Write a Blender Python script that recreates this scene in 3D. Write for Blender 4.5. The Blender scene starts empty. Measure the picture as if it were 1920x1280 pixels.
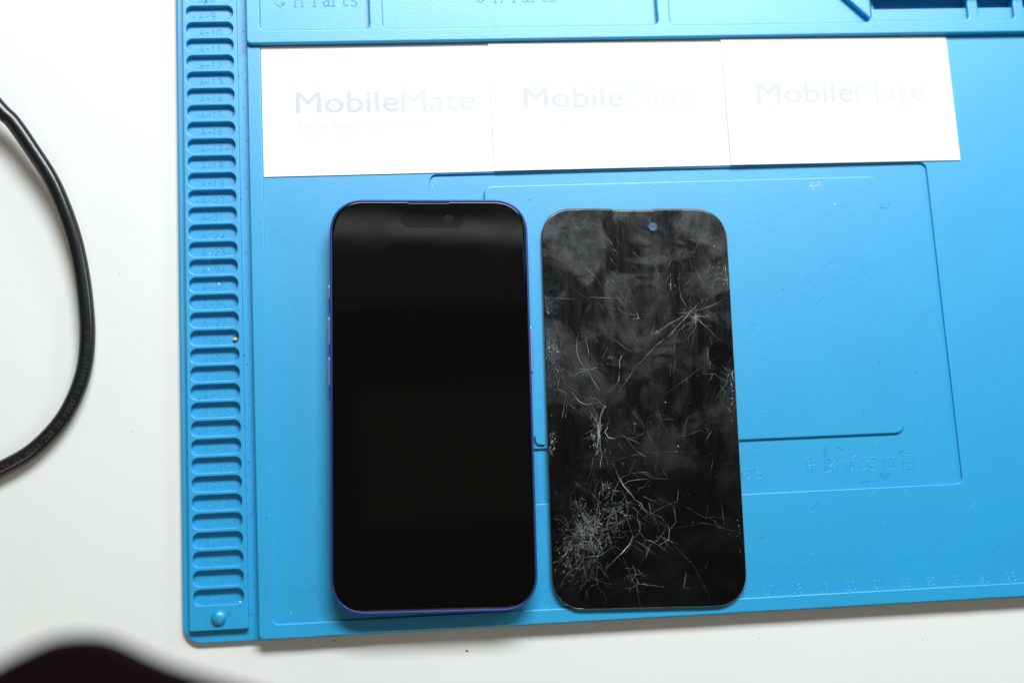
import bpy, bmesh, math, random
from mathutils import Vector, Matrix, noise
random.seed(7)
MM = 0.001
scene = bpy.context.scene

# ------------------------------------------------------------------ camera
cd = bpy.data.cameras.new('camera')
cd.lens = 50; cd.sensor_width = 36; cd.clip_start = 0.01; cd.clip_end = 20
cam = bpy.data.objects.new('camera', cd); scene.collection.objects.link(cam)
cam.location = (-0.01521, -0.1000, 0.50982)
cam.rotation_mode = 'XYZ'
cam.rotation_euler = (0.196798, -0.091185, -0.0555)
cd.dof.use_dof = True; cd.dof.focus_distance = 0.515; cd.dof.aperture_fstop = 5.3
scene.camera = cam

# ------------------------------------------------------------------ room light
w = bpy.data.worlds.new('World'); scene.world = w; w.use_nodes = True
bg = w.node_tree.nodes['Background']
bg.inputs[0].default_value = (1.0, 0.86, 0.66, 1); bg.inputs[1].default_value = 0.06

def area(name, loc, target, sx, sy, power, col):
    d = bpy.data.lights.new(name, 'AREA'); d.shape = 'RECTANGLE'; d.size = sx; d.size_y = sy
    d.energy = power; d.color = col
    o = bpy.data.objects.new(name, d); scene.collection.objects.link(o)
    o.location = loc
    o.rotation_euler = (Vector(target) - Vector(loc)).to_track_quat('-Z', 'Y').to_euler()
    return o
# long bench lamp behind the top edge of the mat, a little to the right
area('bench_lamp', (0.18, 0.68, 0.74), (0.05, 0.0, 0.0), 0.72, 0.26, 15.1, (0.88, 0.97, 1.0))
# second lamp further to the right
area('side_lamp', (0.95, 0.42, 0.50), (0.05, 0.0, 0.0), 0.30, 0.20, 2.2, (0.90, 0.97, 1.0))
# dim overhead lights added only for faint bands and tints in the phone glass
area('reflection_strip', (0.08, 0.60, 2.0), (0.08, 0.4, 0.0), 1.6, 0.022, 0.24, (0.9, 0.95, 1.0)).rotation_euler.z -= 0.07
area('reflection_panel', (0.10, 0.86, 2.01), (0.10, 0.80, 0.0), 1.5, 0.80, 0.30, (0.85, 1.0, 0.98))
area('reflection_warm_panel', (0.13, 0.19, 2.01), (0.13, 0.19, 0.0), 0.34, 0.24, 0.015, (1.0, 0.86, 0.50))
# warm window behind the photographer, strengthened to fill shadows; room lamp at left
area('window_fill', (0.05, -0.90, 0.85), (0, 0, 0), 0.60, 0.35, 1.8, (1.0, 0.80, 0.54))
area('room_lamp', (-1.1, -0.25, 0.35), (0, 0, 0), 0.08, 0.06, 0.35, (1.0, 0.66, 0.38))
area('glint_light', (0.045, -0.62, 0.40), (0, -0.1, 0), 0.05, 0.02, 0.09, (1.0, 0.90, 0.95))  # added only for the glint on the phone's lower edge

vs = scene.view_settings
vs.view_transform = 'Standard'; vs.look = 'None'; vs.exposure = 0.0; vs.gamma = 1.0
vs.use_curve_mapping = False

# ------------------------------------------------------------------ helpers
C = scene.collection
def link(o, parent=None):
    C.objects.link(o)
    if parent: o.parent = parent
    return o
def tag(o, label=None, cat=None, group=None, kind=None):
    if label: o['label'] = label
    if cat: o['category'] = cat
    if group: o['group'] = group
    if kind: o['kind'] = kind
    return o
def empty(name, loc=(0, 0, 0), rot=(0, 0, 0), parent=None):
    o = bpy.data.objects.new(name, None); o.empty_display_size = 0.01
    o.location = [c * MM for c in loc]; o.rotation_euler = rot
    return link(o, parent)
def finish(name, bm, mat, parent=None):
    me = bpy.data.meshes.new(name)
    for v in bm.verts: v.co *= MM
    bm.normal_update(); bm.to_mesh(me); bm.free()
    me.materials.append(mat)
    return link(bpy.data.objects.new(name, me), parent)

def rrect(x0, y0, x1, y1, r, n=8, p=2.0):
    """counter-clockwise rounded rectangle; p>2 gives a softer, continuous corner"""
    pts = []
    for cx, cy, a0 in ((x1 - r, y1 - r, 0), (x0 + r, y1 - r, 90), (x0 + r, y0 + r, 180), (x1 - r, y0 + r, 270)):
        for k in range(n + 1):
            a = math.radians(a0 + 90 * k / n)
            c, s = math.cos(a), math.sin(a)
            pts.append((cx + r * math.copysign(abs(c) ** (2 / p), c), cy + r * math.copysign(abs(s) ** (2 / p), s)))
    return pts

def circle(x, y, r, n=24):
    return [(x + r * math.cos(2 * math.pi * k / n), y + r * math.sin(2 * math.pi * k / n)) for k in range(n)]

def inset(loop, d):
    """move a closed loop by d to its left (inwards for a counter-clockwise outline)"""
    out = []; n = len(loop)
    for i in range(n):
        p0, p, p1 = Vector(loop[i - 1]), Vector(loop[i]), Vector(loop[(i + 1) % n])
        u, v = (p - p0), (p1 - p)
        if u.length < 1e-6: u = v
        if v.length < 1e-6: v = u
        u.normalize(); v.normalize()
        nu, nv = Vector((-u.y, u.x)), Vector((-v.y, v.x))
        m = nu + nv
        m = m / max(m.length_squared / 2, 0.5)
        out.append((p.x + m.x * d, p.y + m.y * d))
    return out
def dedupe(loop):
    out = []
    for p in loop:
        if not out or math.hypot(p[0] - out[-1][0], p[1] - out[-1][1]) > 1e-4: out.append(p)
    if math.hypot(out[0][0] - out[-1][0], out[0][1] - out[-1][1]) < 1e-4: out.pop()
    return out
def ccw(loop):
    return sum(a[0] * b[1] - b[0] * a[1] for a, b in zip(loop, loop[1:] + loop[:1])) > 0
def plate(name, outline, holes, z0, z1, bevel, mat, parent=None, res=3, wob=0.0):
    """a moulded slab with openings and softly rounded edges"""
    bm = bmesh.new(); ed = []
    for k, loop in enumerate([outline] + holes):
        loop = dedupe(loop)
        if ccw(loop) != (k == 0): loop = loop[::-1]
        L = [[(x, y, z0) for x, y in loop]]
        if bevel > 0:
            for j in range(res + 1):
                t = math.pi / 2 * j / res
                L.append([(x, y, z1 - bevel + bevel * math.sin(t)) for x, y in inset(loop, bevel * (1 - math.cos(t)))])
        else: L.append([(x, y, z1) for x, y in loop])
        R = loft(bm, L, cap_top=False, smooth=False)[-1]
        ed += [bm.edges.get((R[i], R[(i + 1) % len(R)])) for i in range(len(R))]
    bmesh.ops.triangle_fill(bm, use_beauty=True, use_dissolve=False, edges=ed, normal=(0, 0, 1))
    return finish(name, bm, mat, parent)

def loft(bm, loops, cap_top=True, cap_bottom=False, smooth=True):
    rings = [[bm.verts.new(p) for p in L] for L in loops]
    n = len(rings[0])
    for a, b in zip(rings, rings[1:]):
        for i in range(n):
            f = bm.faces.new((a[i], a[(i + 1) % n], b[(i + 1) % n], b[i])); f.smooth = smooth
    for cap, R in ((cap_top, rings[-1]), (cap_bottom, rings[0])):
        if cap:
            f = bm.faces.new(R if R is rings[-1] else R[::-1]); f.smooth = False
            for e in f.edges: e.smooth = False
    return rings

def ridge(bm, pts, wd, h, z, closed=False):
    """thin raised line with a sloping profile along a polyline (x, y)"""
    P = [Vector((x, y)) for x, y in pts]
    n = len(P); L = []
    for i, p in enumerate(P):
        a = P[max(i - 1, 0)]; b = P[min(i + 1, n - 1)]
        d = (b - a)
        d = d.normalized() if d.length > 1e-6 else Vector((1, 0))
        m = Vector((-d.y, d.x)) * wd / 2
        L.append((bm.verts.new((p.x + m.x, p.y + m.y, z)), bm.verts.new((p.x, p.y, z + h)), bm.verts.new((p.x - m.x, p.y - m.y, z))))
    for u, v in zip(L, L[1:]):
        bm.faces.new((u[0], u[1], v[1], v[0])); bm.faces.new((u[1], u[2], v[2], v[1]))

G = {  # thin moulded letter strokes, unit box 0..0.62 x 0..1
 'A': [[(.02,0),(.31,1),(.60,0)],[(.13,.34),(.49,.34)],[(-.04,0),(.12,0)],[(.50,0),(.66,0)]],
 '-': [[(.08,.5),(.54,.5)]], '/': [[(.1,0),(.52,1)]], '.': [[(.28,0),(.34,0)]],
 '0': [[(.31,1),(.1,.85),(.06,.5),(.1,.15),(.31,0),(.52,.15),(.56,.5),(.52,.85),(.31,1)]],
 '1': [[(.14,.82),(.32,1),(.32,0)],[(.14,0),(.5,0)]],
 '2': [[(.08,.8),(.2,.97),(.42,.97),(.55,.8),(.52,.6),(.07,.02),(.58,.02)]],
 '3': [[(.08,.85),(.25,1),(.45,.95),(.53,.77),(.42,.56),(.25,.53),(.45,.5),(.56,.28),(.45,.05),(.22,0),(.06,.15)]],
 '4': [[(.44,0),(.44,1),(.04,.3),(.6,.3)],[(.32,0),(.56,0)]],
 '5': [[(.52,1),(.13,1),(.1,.55),(.3,.63),(.5,.53),(.55,.3),(.43,.05),(.2,0),(.06,.14)]],
 '6': [[(.5,.92),(.3,1),(.12,.8),(.06,.4),(.15,.06),(.35,0),(.54,.15),(.54,.42),(.38,.58),(.15,.5),(.08,.35)]],
 '7': [[(.06,.85),(.06,1),(.56,1),(.26,0)]],
 '8': [[(.31,1),(.13,.9),(.13,.65),(.31,.54),(.49,.65),(.49,.9),(.31,1)],[(.31,.54),(.08,.36),(.1,.1),(.31,0),(.52,.1),(.54,.36),(.31,.54)]],
 '9': [[(.12,.08),(.32,0),(.5,.2),(.56,.6),(.47,.94),(.27,1),(.08,.85),(.08,.58),(.24,.42),(.47,.5),(.54,.65)]],
 'H': [[(.08,0),(.08,1)],[(.54,0),(.54,1)],[(.08,.5),(.54,.5)],[(0,0),(.18,0)],[(.44,0),(.62,0)]],
 'P': [[(.12,0),(.12,1),(.4,1),(.55,.87),(.55,.64),(.4,.5),(.12,.5)],[(.0,0),(.26,0)]],
 'a': [[(.12,.6),(.3,.68),(.46,.6),(.48,0),(.6,0)],[(.48,.38),(.25,.38),(.1,.25),(.12,.06),(.27,-.02),(.48,.14)]],
 'r': [[(.16,0),(.16,.66)],[(.16,.42),(.32,.62),(.52,.62)],[(.04,0),(.32,0)]],
 't': [[(.25,.95),(.25,.12),(.36,0),(.54,.08)],[(.08,.66),(.5,.66)]],
 's': [[(.5,.56),(.3,.66),(.12,.58),(.13,.42),(.32,.35),(.5,.27),(.5,.08),(.3,-.02),(.08,.08)]],
 'e': [[(.1,.34),(.54,.36),(.5,.56),(.32,.66),(.13,.56),(.08,.32),(.15,.08),(.34,-.02),(.52,.1)]],
 'L': [[(.12,1),(.12,0),(.55,0)]], 'M': [[(.05,0),(.08,1),(.31,.35),(.54,1),(.58,0)]], 'F': [[(.12,0),(.12,1),(.55,1)],[(.12,.52),(.45,.52)]],
 'B': [[(.1,0),(.1,1),(.4,1),(.52,.78),(.4,.53),(.1,.53)],[(.4,.53),(.56,.28),(.42,0),(.1,0)]], 'K': [[(.1,0),(.1,1)],[(.54,1),(.1,.42),(.56,0)]],
 'X': [[(.05,0),(.56,1)],[(.05,1),(.56,0)]], 'D': [[(.1,0),(.1,1),(.35,1),(.55,.7),(.55,.3),(.35,0),(.1,0)]], 'Z': [[(.06,1),(.55,1),(.06,0),(.56,0)]],
}
# the six moulded characters beside the board slot
HAN = [
 [[(.2,.78),(.8,.78),(.8,.3),(.2,.3),(.2,.78)],[(.2,.54),(.8,.54)],[(.5,1),(.5,.1),(.6,.02),(.95,.04),(.95,.16)]],
 [[(.08,.92),(.42,.92),(.42,.66),(.08,.66),(.08,.92)],[(.26,.66),(.26,.08)],[(.26,.42),(.45,.42)],[(.1,.45),(.1,.06)],[(.02,.03),(.48,.14)],[(.66,1),(.5,.68)],[(.62,.88),(.9,.88),(.5,.42)],[(.6,.78),(.98,.45)],[(.58,.4),(.9,.4),(.9,.04),(.58,.04),(.58,.4)]],
 [[(.22,1),(.22,0)],[(.02,.72),(.42,.72)],[(.22,.68),(.03,.3)],[(.24,.6),(.42,.42)],[(.94,.98),(.55,.86),(.52,.4),(.42,.02)],[(.56,.64),(.9,.64),(.72,.26),(.5,.02)],[(.62,.5),(.76,.22),(.98,.02)]],
 [[(.5,1),(.5,.88)],[(.08,.7),(.08,.86),(.92,.86),(.92,.7)],[(.2,.6),(.8,.6)],[(.5,.6),(.5,.12)],[(.5,.36),(.8,.36)],[(.28,.42),(.2,.2),(.04,.02)],[(.2,.24),(.45,.06),(.96,.03)]],
 [[(.3,1),(.18,.7),(.02,.48)],[(.19,.72),(.19,0)],[(.64,1),(.68,.86)],[(.38,.78),(.98,.78)],[(.5,.64),(.57,.2)],[(.86,.66),(.72,.06)],[(.36,.06),(.98,.06)]],
 [[(.2,1),(.2,0)],[(.02,.74),(.38,.74)],[(.2,.7),(.02,.34)],[(.22,.6),(.36,.46)],[(.42,.88),(.98,.88)],[(.46,.76),(.94,.76),(.94,.5),(.46,.5),(.46,.76)],[(.46,.63),(.94,.63)],[(.62,1),(.62,.5)],[(.78,1),(.78,.5)],[(.52,.4),(.88,.4),(.88,.02),(.52,.02),(.52,.4)],[(.52,.21),(.88,.21)]],
]
def letters(bm, text, x, y, size, pitch, wd, h, z):
    for ch in text:
        for st in G.get(ch, []):
            ridge(bm, [(x + a * size, y + b * size) for a, b in st], wd, h, z)
        x += pitch

# ------------------------------------------------------------------ materials
def new_mat(name):
    m = bpy.data.materials.new(name); m.use_nodes = True
    nt = m.node_tree
    return m, nt, nt.nodes['Principled BSDF']
def N(nt, t, **kw):
    n = nt.nodes.new(t)
    for k, v in kw.items(): setattr(n, k, v)
    return n
def noise_tex(nt, scale, detail=3, rough=0.55, vec=None, dist=0.0):
    n = N(nt, 'ShaderNodeTexNoise'); n.inputs['Scale'].default_value = scale
    n.inputs['Distortion'].default_value = dist; n.inputs['Detail'].default_value = detail; n.inputs['Roughness'].default_value = rough
    if vec is None:
        tc = N(nt, 'ShaderNodeTexCoord'); vec = tc.outputs['Object']
    nt.links.new(vec, n.inputs['Vector'])
    return n.outputs['Fac']
def ramp(nt, fac, a, b, ca=(0, 0, 0, 1), cb=(1, 1, 1, 1)):
    r = N(nt, 'ShaderNodeValToRGB'); nt.links.new(fac, r.inputs[0])
    r.color_ramp.elements[0].position = a; r.color_ramp.elements[1].position = b
    r.color_ramp.elements[0].color = ca; r.color_ramp.elements[1].color = cb
    return r.outputs[0]
def mix(nt, fac, a, b):
    m = N(nt, 'ShaderNodeMix', data_type='RGBA')
    for sock, v in ((m.inputs['Factor'], fac), (m.inputs['A'], a), (m.inputs['B'], b)):
        if hasattr(v, 'is_linked'): nt.links.new(v, sock)
        else: sock.default_value = v
    return m.outputs['Result']
def bump(nt, p, fac, strength, dist):
    b = N(nt, 'ShaderNodeBump'); b.inputs['Strength'].default_value = strength; b.inputs['Distance'].default_value = dist
    nt.links.new(fac, b.inputs['Height']); nt.links.new(b.outputs[0], p.inputs['Normal'])
def simple(name, col, rough=0.5, metal=0.0, spec=0.5):
    m, nt, p = new_mat(name)
    p.inputs['Base Color'].default_value = (*col, 1); p.inputs['Roughness'].default_value = rough
    p.inputs['Metallic'].default_value = metal; p.inputs['Specular IOR Level'].default_value = spec
    return m, nt, p

# silicone
SIL, nt, p = simple('blue_silicone', (0, 0.25, 0.55), 0.40, 0, 0.82)
p.inputs['IOR'].default_value = 1.66
base = mix(nt, ramp(nt, noise_tex(nt, 28, 4), 0.35, 0.7), (0.0, 0.350, 0.690, 1), (0.0, 0.370, 0.722, 1))
stain = ramp(nt, noise_tex(nt, 95, 5, 0.6), 0.66, 0.76)
st2 = N(nt, 'ShaderNodeMath', operation='MULTIPLY'); st2.inputs[1].default_value = 0.5; nt.links.new(stain, st2.inputs[0])
base = mix(nt, st2.outputs[0], base, (0.0, 0.25, 0.54, 1))
grain = ramp(nt, noise_tex(nt, 2600, 2), 0.25, 0.75, (0.93, 0.93, 0.93, 1), (1.07, 1.07, 1.07, 1))
mm = N(nt, 'ShaderNodeMix', data_type='RGBA', blend_type='MULTIPLY'); mm.inputs['Factor'].default_value = 1
nt.links.new(base, mm.inputs['A']); nt.links.new(grain, mm.inputs['B'])
nt.links.new(mm.outputs['Result'], p.inputs['Base Color'])
bump(nt, p, noise_tex(nt, 1700, 3), 0.35, 0.00012)

DESK, nt, p = simple('white_desk', (0.8, 0.81, 0.80), 0.45)
nt.links.new(mix(nt, ramp(nt, noise_tex(nt, 18, 5), 0.3, 0.7), (0.84, 0.838, 0.81, 1), (0.865, 0.862, 0.835, 1)), p.inputs['Base Color'])
bump(nt, p, noise_tex(nt, 900, 4), 0.12, 0.0002)

PAPER, nt, p = simple('card_paper', (0.88, 0.88, 0.885), 0.42)
bump(nt, p, noise_tex(nt, 2200, 2), 0.05, 0.0001)
INKB, _, _ = simple('ink_blue', (0.585, 0.595, 0.665), 0.4)
INKL, _, _ = simple('ink_pale', (0.625, 0.64, 0.635), 0.4)
INKT, _, _ = simple('ink_tagline', (0.665, 0.67, 0.67), 0.4)

ALU, nt, p = simple('violet_blue_aluminium', (0.038, 0.075, 0.36), 0.36, 0.45)
bump(nt, p, noise_tex(nt, 3000, 2), 0.04, 0.00005)
ALUB = simple('highlit_aluminium_button', (0.30, 0.36, 0.80), 0.35, 0.4)[0]  # lighter than the frame: the edge highlight is painted into the buttons
BAND, _, _ = simple('antenna_band_plastic', (0.10, 0.12, 0.42), 0.5)
GASK, _, _ = simple('black_gasket', (0.01, 0.01, 0.012), 0.5, 0, 0.2)
SCREEN, nt, p = simple('clean_black_glass', (0.0016, 0.0018, 0.0018), 0.06, 0, 0.40)
nt.links.new(ramp(nt, noise_tex(nt, 45, 4), 0.35, 0.75, (0.02, 0.02, 0.02, 1), (0.07, 0.07, 0.07, 1)), p.inputs['Roughness'])
ISLE, _, _ = simple('sensor_window', (0.0004, 0.0004, 0.0005), 0.05, 0, 0.28)
LENS, _, _ = simple('lens_glass', (0.012, 0.0135, 0.016), 0.15, 0, 0.36)

# scuffed, greasy display glass
DIRTY, nt, p = simple('scuffed_black_glass', (0.004, 0.004, 0.005), 0.2, 0, 0.2)
tc = N(nt, 'ShaderNodeTexCoord'); mp = N(nt, 'ShaderNodeMapping'); nt.links.new(tc.outputs['Object'], mp.inputs[0])
mp.inputs['Rotation'].default_value = (0, 0, math.radians(-52)); mp.inputs['Scale'].default_value = (1.0, 0.12, 1.0)
big = ramp(nt, noise_tex(nt, 48, 5, 0.6, dist=0.9), 0.45, 0.555)
sx = N(nt, 'ShaderNodeSeparateXYZ'); nt.links.new(tc.outputs['Object'], sx.inputs[0])
# grease smears plus lamp haze painted stronger towards the top; its edge wanders
e1 = N(nt, 'ShaderNodeMath', operation='MULTIPLY_ADD'); nt.links.new(sx.outputs['Y'], e1.inputs[0]); e1.inputs[1].default_value = 9.0
e0 = noise_tex(nt, 26, 5, 0.6); nt.links.new(e0, e1.inputs[2])
edge = ramp(nt, e1.outputs[0], 0.18, 0.66, (0.10, 0.10, 0.10, 1), (1, 1, 1, 1))
fin = ramp(nt, noise_tex(nt, 130, 6, 0.72), 0.30, 0.72)
wip = ramp(nt, noise_tex(nt, 260, 6, 0.7, mp.outputs[0], 0.4), 0.42, 0.68)
mu = N(nt, 'ShaderNodeMath', operation='MULTIPLY'); nt.links.new(big, mu.inputs[0]); nt.links.new(fin, mu.inputs[1])
mx = N(nt, 'ShaderNodeMath', operation='MULTIPLY_ADD'); nt.links.new(wip, mx.inputs[0]); mx.inputs[1].default_value = 0.26; nt.links.new(mu.outputs[0], mx.inputs[2])
me_ = N(nt, 'ShaderNodeMath', operation='MULTIPLY'); nt.links.new(mx.outputs[0], me_.inputs[0]); nt.links.new(edge, me_.inputs[1])
nt.links.new(mix(nt, mu.outputs[0], (0.0018, 0.0019, 0.0022, 1), (0.004, 0.0045, 0.0052, 1)), p.inputs['Base Color'])
cw = N(nt, 'ShaderNodeMath', operation='MULTIPLY_ADD', use_clamp=True); cw.inputs[1].default_value = 0.62; cw.inputs[2].default_value = 0.03
nt.links.new(me_.outputs[0], cw.inputs[0]); nt.links.new(cw.outputs[0], p.inputs['Coat Weight'])
p.inputs['Coat Roughness'].default_value = 0.42; p.inputs['Coat IOR'].default_value = 1.9; p.inputs['Coat Tint'].default_value = (1, 1, 1, 1)
p.inputs['Roughness'].default_value = 0.15
RIM, _, _ = simple('bevel_highlight_tone', (0.16, 0.17, 0.165), 0.2, 0, 0.6)  # pale tone painted in for the bevel catching light
SPOT, _, _ = simple('black_residue', (0.0008, 0.0008, 0.0009), 0.5, 0, 0.12)
CR = {'b': simple('crack_glint_white', (0.60, 0.63, 0.60), 0.55)[0], 'm': simple('crack_grey', (0.215, 0.23, 0.23), 0.5)[0], 'f': simple('scratch_grey', (0.085, 0.092, 0.097), 0.5)[0]}

RUB, nt, p = simple('black_pvc', (0.012, 0.012, 0.014), 0.25, 0, 0.5)
bump(nt, p, noise_tex(nt, 420, 3), 0.08, 0.0004)
RUBT = simple('highlit_raised_lettering', (0.042, 0.044, 0.048), 0.45)[0]  # lighter than the sheath: highlights on the raised letters put into the colour
STRAP, nt, p = simple('black_webbing', (0.006, 0.0009, 0.0013), 0.9, 0, 0.1)
bump(nt, p, noise_tex(nt, 700, 2), 0.4, 0.0005)
SCUFD = simple('scuffed_silicone', (0.0, 0.305, 0.63), 0.5)[0]
SCUFL = simple('scratched_silicone', (0.10, 0.46, 0.74), 0.6)[0]
HAIR, _, _ = simple('dark_fibre', (0.01, 0.012, 0.015), 0.6)
CRUMB, _, _ = simple('amber_crumb', (0.75, 0.52, 0.16), 0.5)
DARKDUST, _, _ = simple('dark_grit', (0.015, 0.06, 0.09), 0.8)
WHITEDUST, _, _ = simple('white_flecks', (0.80, 0.82, 0.80), 0.7)

# ------------------------------------------------------------------ desk
bm = bmesh.new()
loft(bm, [[(x, y, z) for x, y in rrect(-420, -420, 560, 520, 12, 6)] for z in (-25, 0)])
tag(finish('desk', bm, DESK), 'white matt desk top under the blue mat', 'desk', kind='structure')

# ------------------------------------------------------------------ the mat
mat = empty('repair_mat')
tag(mat, 'blue silicone repair mat with numbered slots, ruler and parts trays', 'repair mat')
base_o = plate('base_sheet', rrect(-82.6, -102.9, 330, 230, 6.5, 10), [], 0.05, 2.0, 0.7, SIL, mat)
# left strip with the numbered slots
PITCH = 6.52
def slot_top(n): return 130.5 - PITCH * (n - 9)
SX0, SX1, SH = -78.7, -61.5, 5.25
nums = list(range(4, 43))
bm = bmesh.new()
ys = [slot_top(nums[0]) + 1.0] + [slot_top(n) - SH - (PITCH - SH) / 2 for n in nums]
for i, n in enumerate(nums):
    t = slot_top(n); B = 0.30
    L = [[(x, y, 4.1) for x, y in rrect(-79.7, ys[i + 1], -60.3, ys[i], 0, 7)]]
    for j in range(4):
        q = math.pi / 2 * j / 3; g_ = B * (1 - math.sin(q))
        L.append([(x, y, 4.1 - B + B * math.cos(q)) for x, y in rrect(SX0 - g_, t - SH - g_, SX1 + g_, t + g_, 2.3 + g_, 7)])
    L.append([(x, y, 2.0) for x, y in rrect(SX0, t - SH, SX1, t, 2.3, 7)])
    loft(bm, L, cap_top=False, smooth=False)
bmesh.ops.remove_doubles(bm, verts=bm.verts, dist=1e-4)
yb, yt = ys[-1], ys[0]
f = bm.faces.new([bm.verts.new((x, y, 4.1)) for x, y in ((-79.7, -98.2), (-60.3, -98.2), (-60.3, yb), (-79.7, yb))])
L = [[(x, y, 4.1) for x, y in rrect(-79.7, -98.2, -60.3, yt, 0, 4)]]
for j in range(1, 4):
    q = math.pi / 2 * j / 3
    L.append([(x, y, 3.8 + .3 * math.cos(q)) for x, y in rrect(-79.7 - .3 * math.sin(q), -98.2 - .3 * math.sin(q), -60.3 + .3 * math.sin(q), yt + .3, .5 * math.sin(q), 4)])
L.append([(x, y, 1.9) for x, y in rrect(-80, -98.5, -60, yt + .3, .5, 4)])
loft(bm, L, cap_top=False, smooth=False)
bmesh.ops.remove_doubles(bm, verts=bm.verts, dist=1e-4)
bmesh.ops.recalc_face_normals(bm, faces=bm.faces)
strip = finish('slot_strip', bm, SIL, mat)
if max(strip.data.polygons, key=lambda f: f.area).normal.z < 0: strip.data.flip_normals()
for n in nums:
    t = slot_top(n)
    bm = bmesh.new()
    o = rrect(SX0 - .3, t - SH - .3, SX1 + .3, t + .3, 2.5, 5)
    loft(bm, [[(x, y, 1.92) for x, y in o], [(x, y, 2.06) for x, y in o]], smooth=False)
    letters(bm, 'A-%d' % n, SX0 + 4.6, t - SH + 0.55, 2.8, 2.15, 0.32, 0.11, 2.06)
    finish('numbered_slot', bm, SIL, strip)
# knob and moulding mark below the last slot
bm = bmesh.new()
loft(bm, [[(x, y, z) for x, y in circle(-70, -94.3, r, 28)] for z, r in ((4.0, 2.55), (4.7, 2.5), (5.3, 2.2), (5.75, 1.6), (6.0, .8), (6.05, .2))])
finish('knob', bm, SIL, strip)
bm = bmesh.new()
ridge(bm, circle(-66.7, -93.0, 0.62, 18) + [(-66.7 + .62, -93.0)], .32, .22, 4.1)
finish('moulding_mark', bm, SIL, strip)

# rim as an L: left bar and bottom bar in one moulding, open where the tray closes it
rim_out = [(-51.5, 116)] + [(-56.5, 116)] + rrect(-56.5, -102.6, 331, 0, 1.8, 6)[14:21] + [(x, -102.6 + .16 * noise.noise(Vector((x * .11, 3, 0))) + .07 * noise.noise(Vector((x * .5, 7, 0)))) for x in range(-52, 331, 2)] + [(331, -102.6), (331, -97.6)] + list(reversed([(x, y) for x, y in rrect(-51.5, -97.6, 326, 0, 1.8, 6)[14:21]]))
plate('rim', rim_out, [], 1.95, 5.0, 0.42, SIL, mat)
surf = plate('work_surface', [(-52.2, -98.2), (329, -98.2), (329, 117), (-52.2, 117)], [rrect(9.3, -60.8, 200, 62.5, 2.6, 6)], 1.97, 4.2, 0.22, SIL, mat)
floor = plate('board_slot_floor', [(8, -62), (201.5, -62), (201.5, 64), (8, 64)], [], 1.99, 3.3, 0.0, SIL, mat)
plate('raised_plate', rrect(29.2, -41.2, 180.1, 57.6, 3.2, 6), [], 3.0, 4.3, 0.5, SIL, mat)
bm = bmesh.new()
for k, ch in enumerate(HAN):
    cx = 141.3 + 7.2 * k
    for st in ch: ridge(bm, [(cx + a * 5.5, -54.6 + b * 5.8) for a, b in st], .36, .105, 3.3)
letters(bm, 'es', 117.6, -55.6, 6.2, 4.4, .38, .11, 3.3)
finish('embossed_text', bm, SIL, floor)
for n in range(0, 31):
    bm = bmesh.new(); s = str(n)
    letters(bm, s, -45.8 + 10 * n - 1.05 * len(s), -96.9, 3.0, 2.1, .28, .08, 4.2)
    finish('ruler_number', bm, SIL, surf)
bm = bmesh.new()
for k in range(0, 300):
    x = -45.8 + k
    ridge(bm, [(x, -88.2), (x, -88.2 + (3.2 if k % 10 == 0 else 2.6 if k % 5 == 0 else 1.8))], .26, .05, 4.2)
tag(finish('ruler_ticks', bm, SIL, surf), kind='stuff')

# parts tray along the top
TZ = 6.8
p1 = rrect(-51.1, 119.6, -10.8, 168, 1.6, 6); p2 = rrect(-5.5, 119.5, 99.2, 168, 1.6, 6)
p3 = rrect(104.4, 119.3, 150, 168, 1.6, 6)[7:21] + [(181.0, 119.3), (182.6, 119.6), (183.0, 120.6), (173.5, 130.2), (150, 155), (150, 168)]
p4 = rrect(184.2, 119.8, 222.9, 130.5, 1.0, 5); p5 = rrect(227.3, 119.8, 241.6, 130.5, 1.0, 5); p6 = rrect(246, 119.8, 285, 130.5, 1.0, 5)
tray = plate('parts_tray', rrect(-56.6, 114.0, 329.5, 228, 2.0, 6), [p1, p2, p3, p4, p5, p6], 1.96, TZ, 0.75, SIL, mat, 5)
def tray_floor(x0, y0, x1, y1, z, text=None, at=None):
    bm = bmesh.new(); o = [(x0, y0), (x1, y0), (x1, y1), (x0, y1)]
    loft(bm, [[(x, y, 2.1) for x, y in o], [(x, y, z) for x, y in o]], smooth=False)
    if text:
        letters(bm, text, at[0], at[1], 5.6, 3.45, .42, .11, z)
        for q in range(2): ridge(bm, [(at[0] - 7 + 2 * q, at[1] + 1.6), (at[0] - 5 + q, at[1] - .2 + q), (at[0] - 3.4, at[1] + 2)], .4, .1, z)
    finish('pocket_floor', bm, SIL, tray)
tray_floor(-52.5, 118, -9, 170, 4.3, 'H Parts', (-38.6, 129.6))
tray_floor(-7, 118, 100.5, 170, 4.3, 'H Parts', (37.0, 130.3))
tray_floor(103, 118, 186, 170, 4.3)
for a, b in ((183.4, 223.6), (226.4, 242.4), (245, 286)):
    tray_floor(a, 119, b, 124.9, 5.2); tray_floor(a, 124.9, b, 131, 2.3)
plate('tall_divider', rrect(184, 130.2, 329, 136, 1, 5), [], 4, 11.0, 0.6, SIL, tray)

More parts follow.
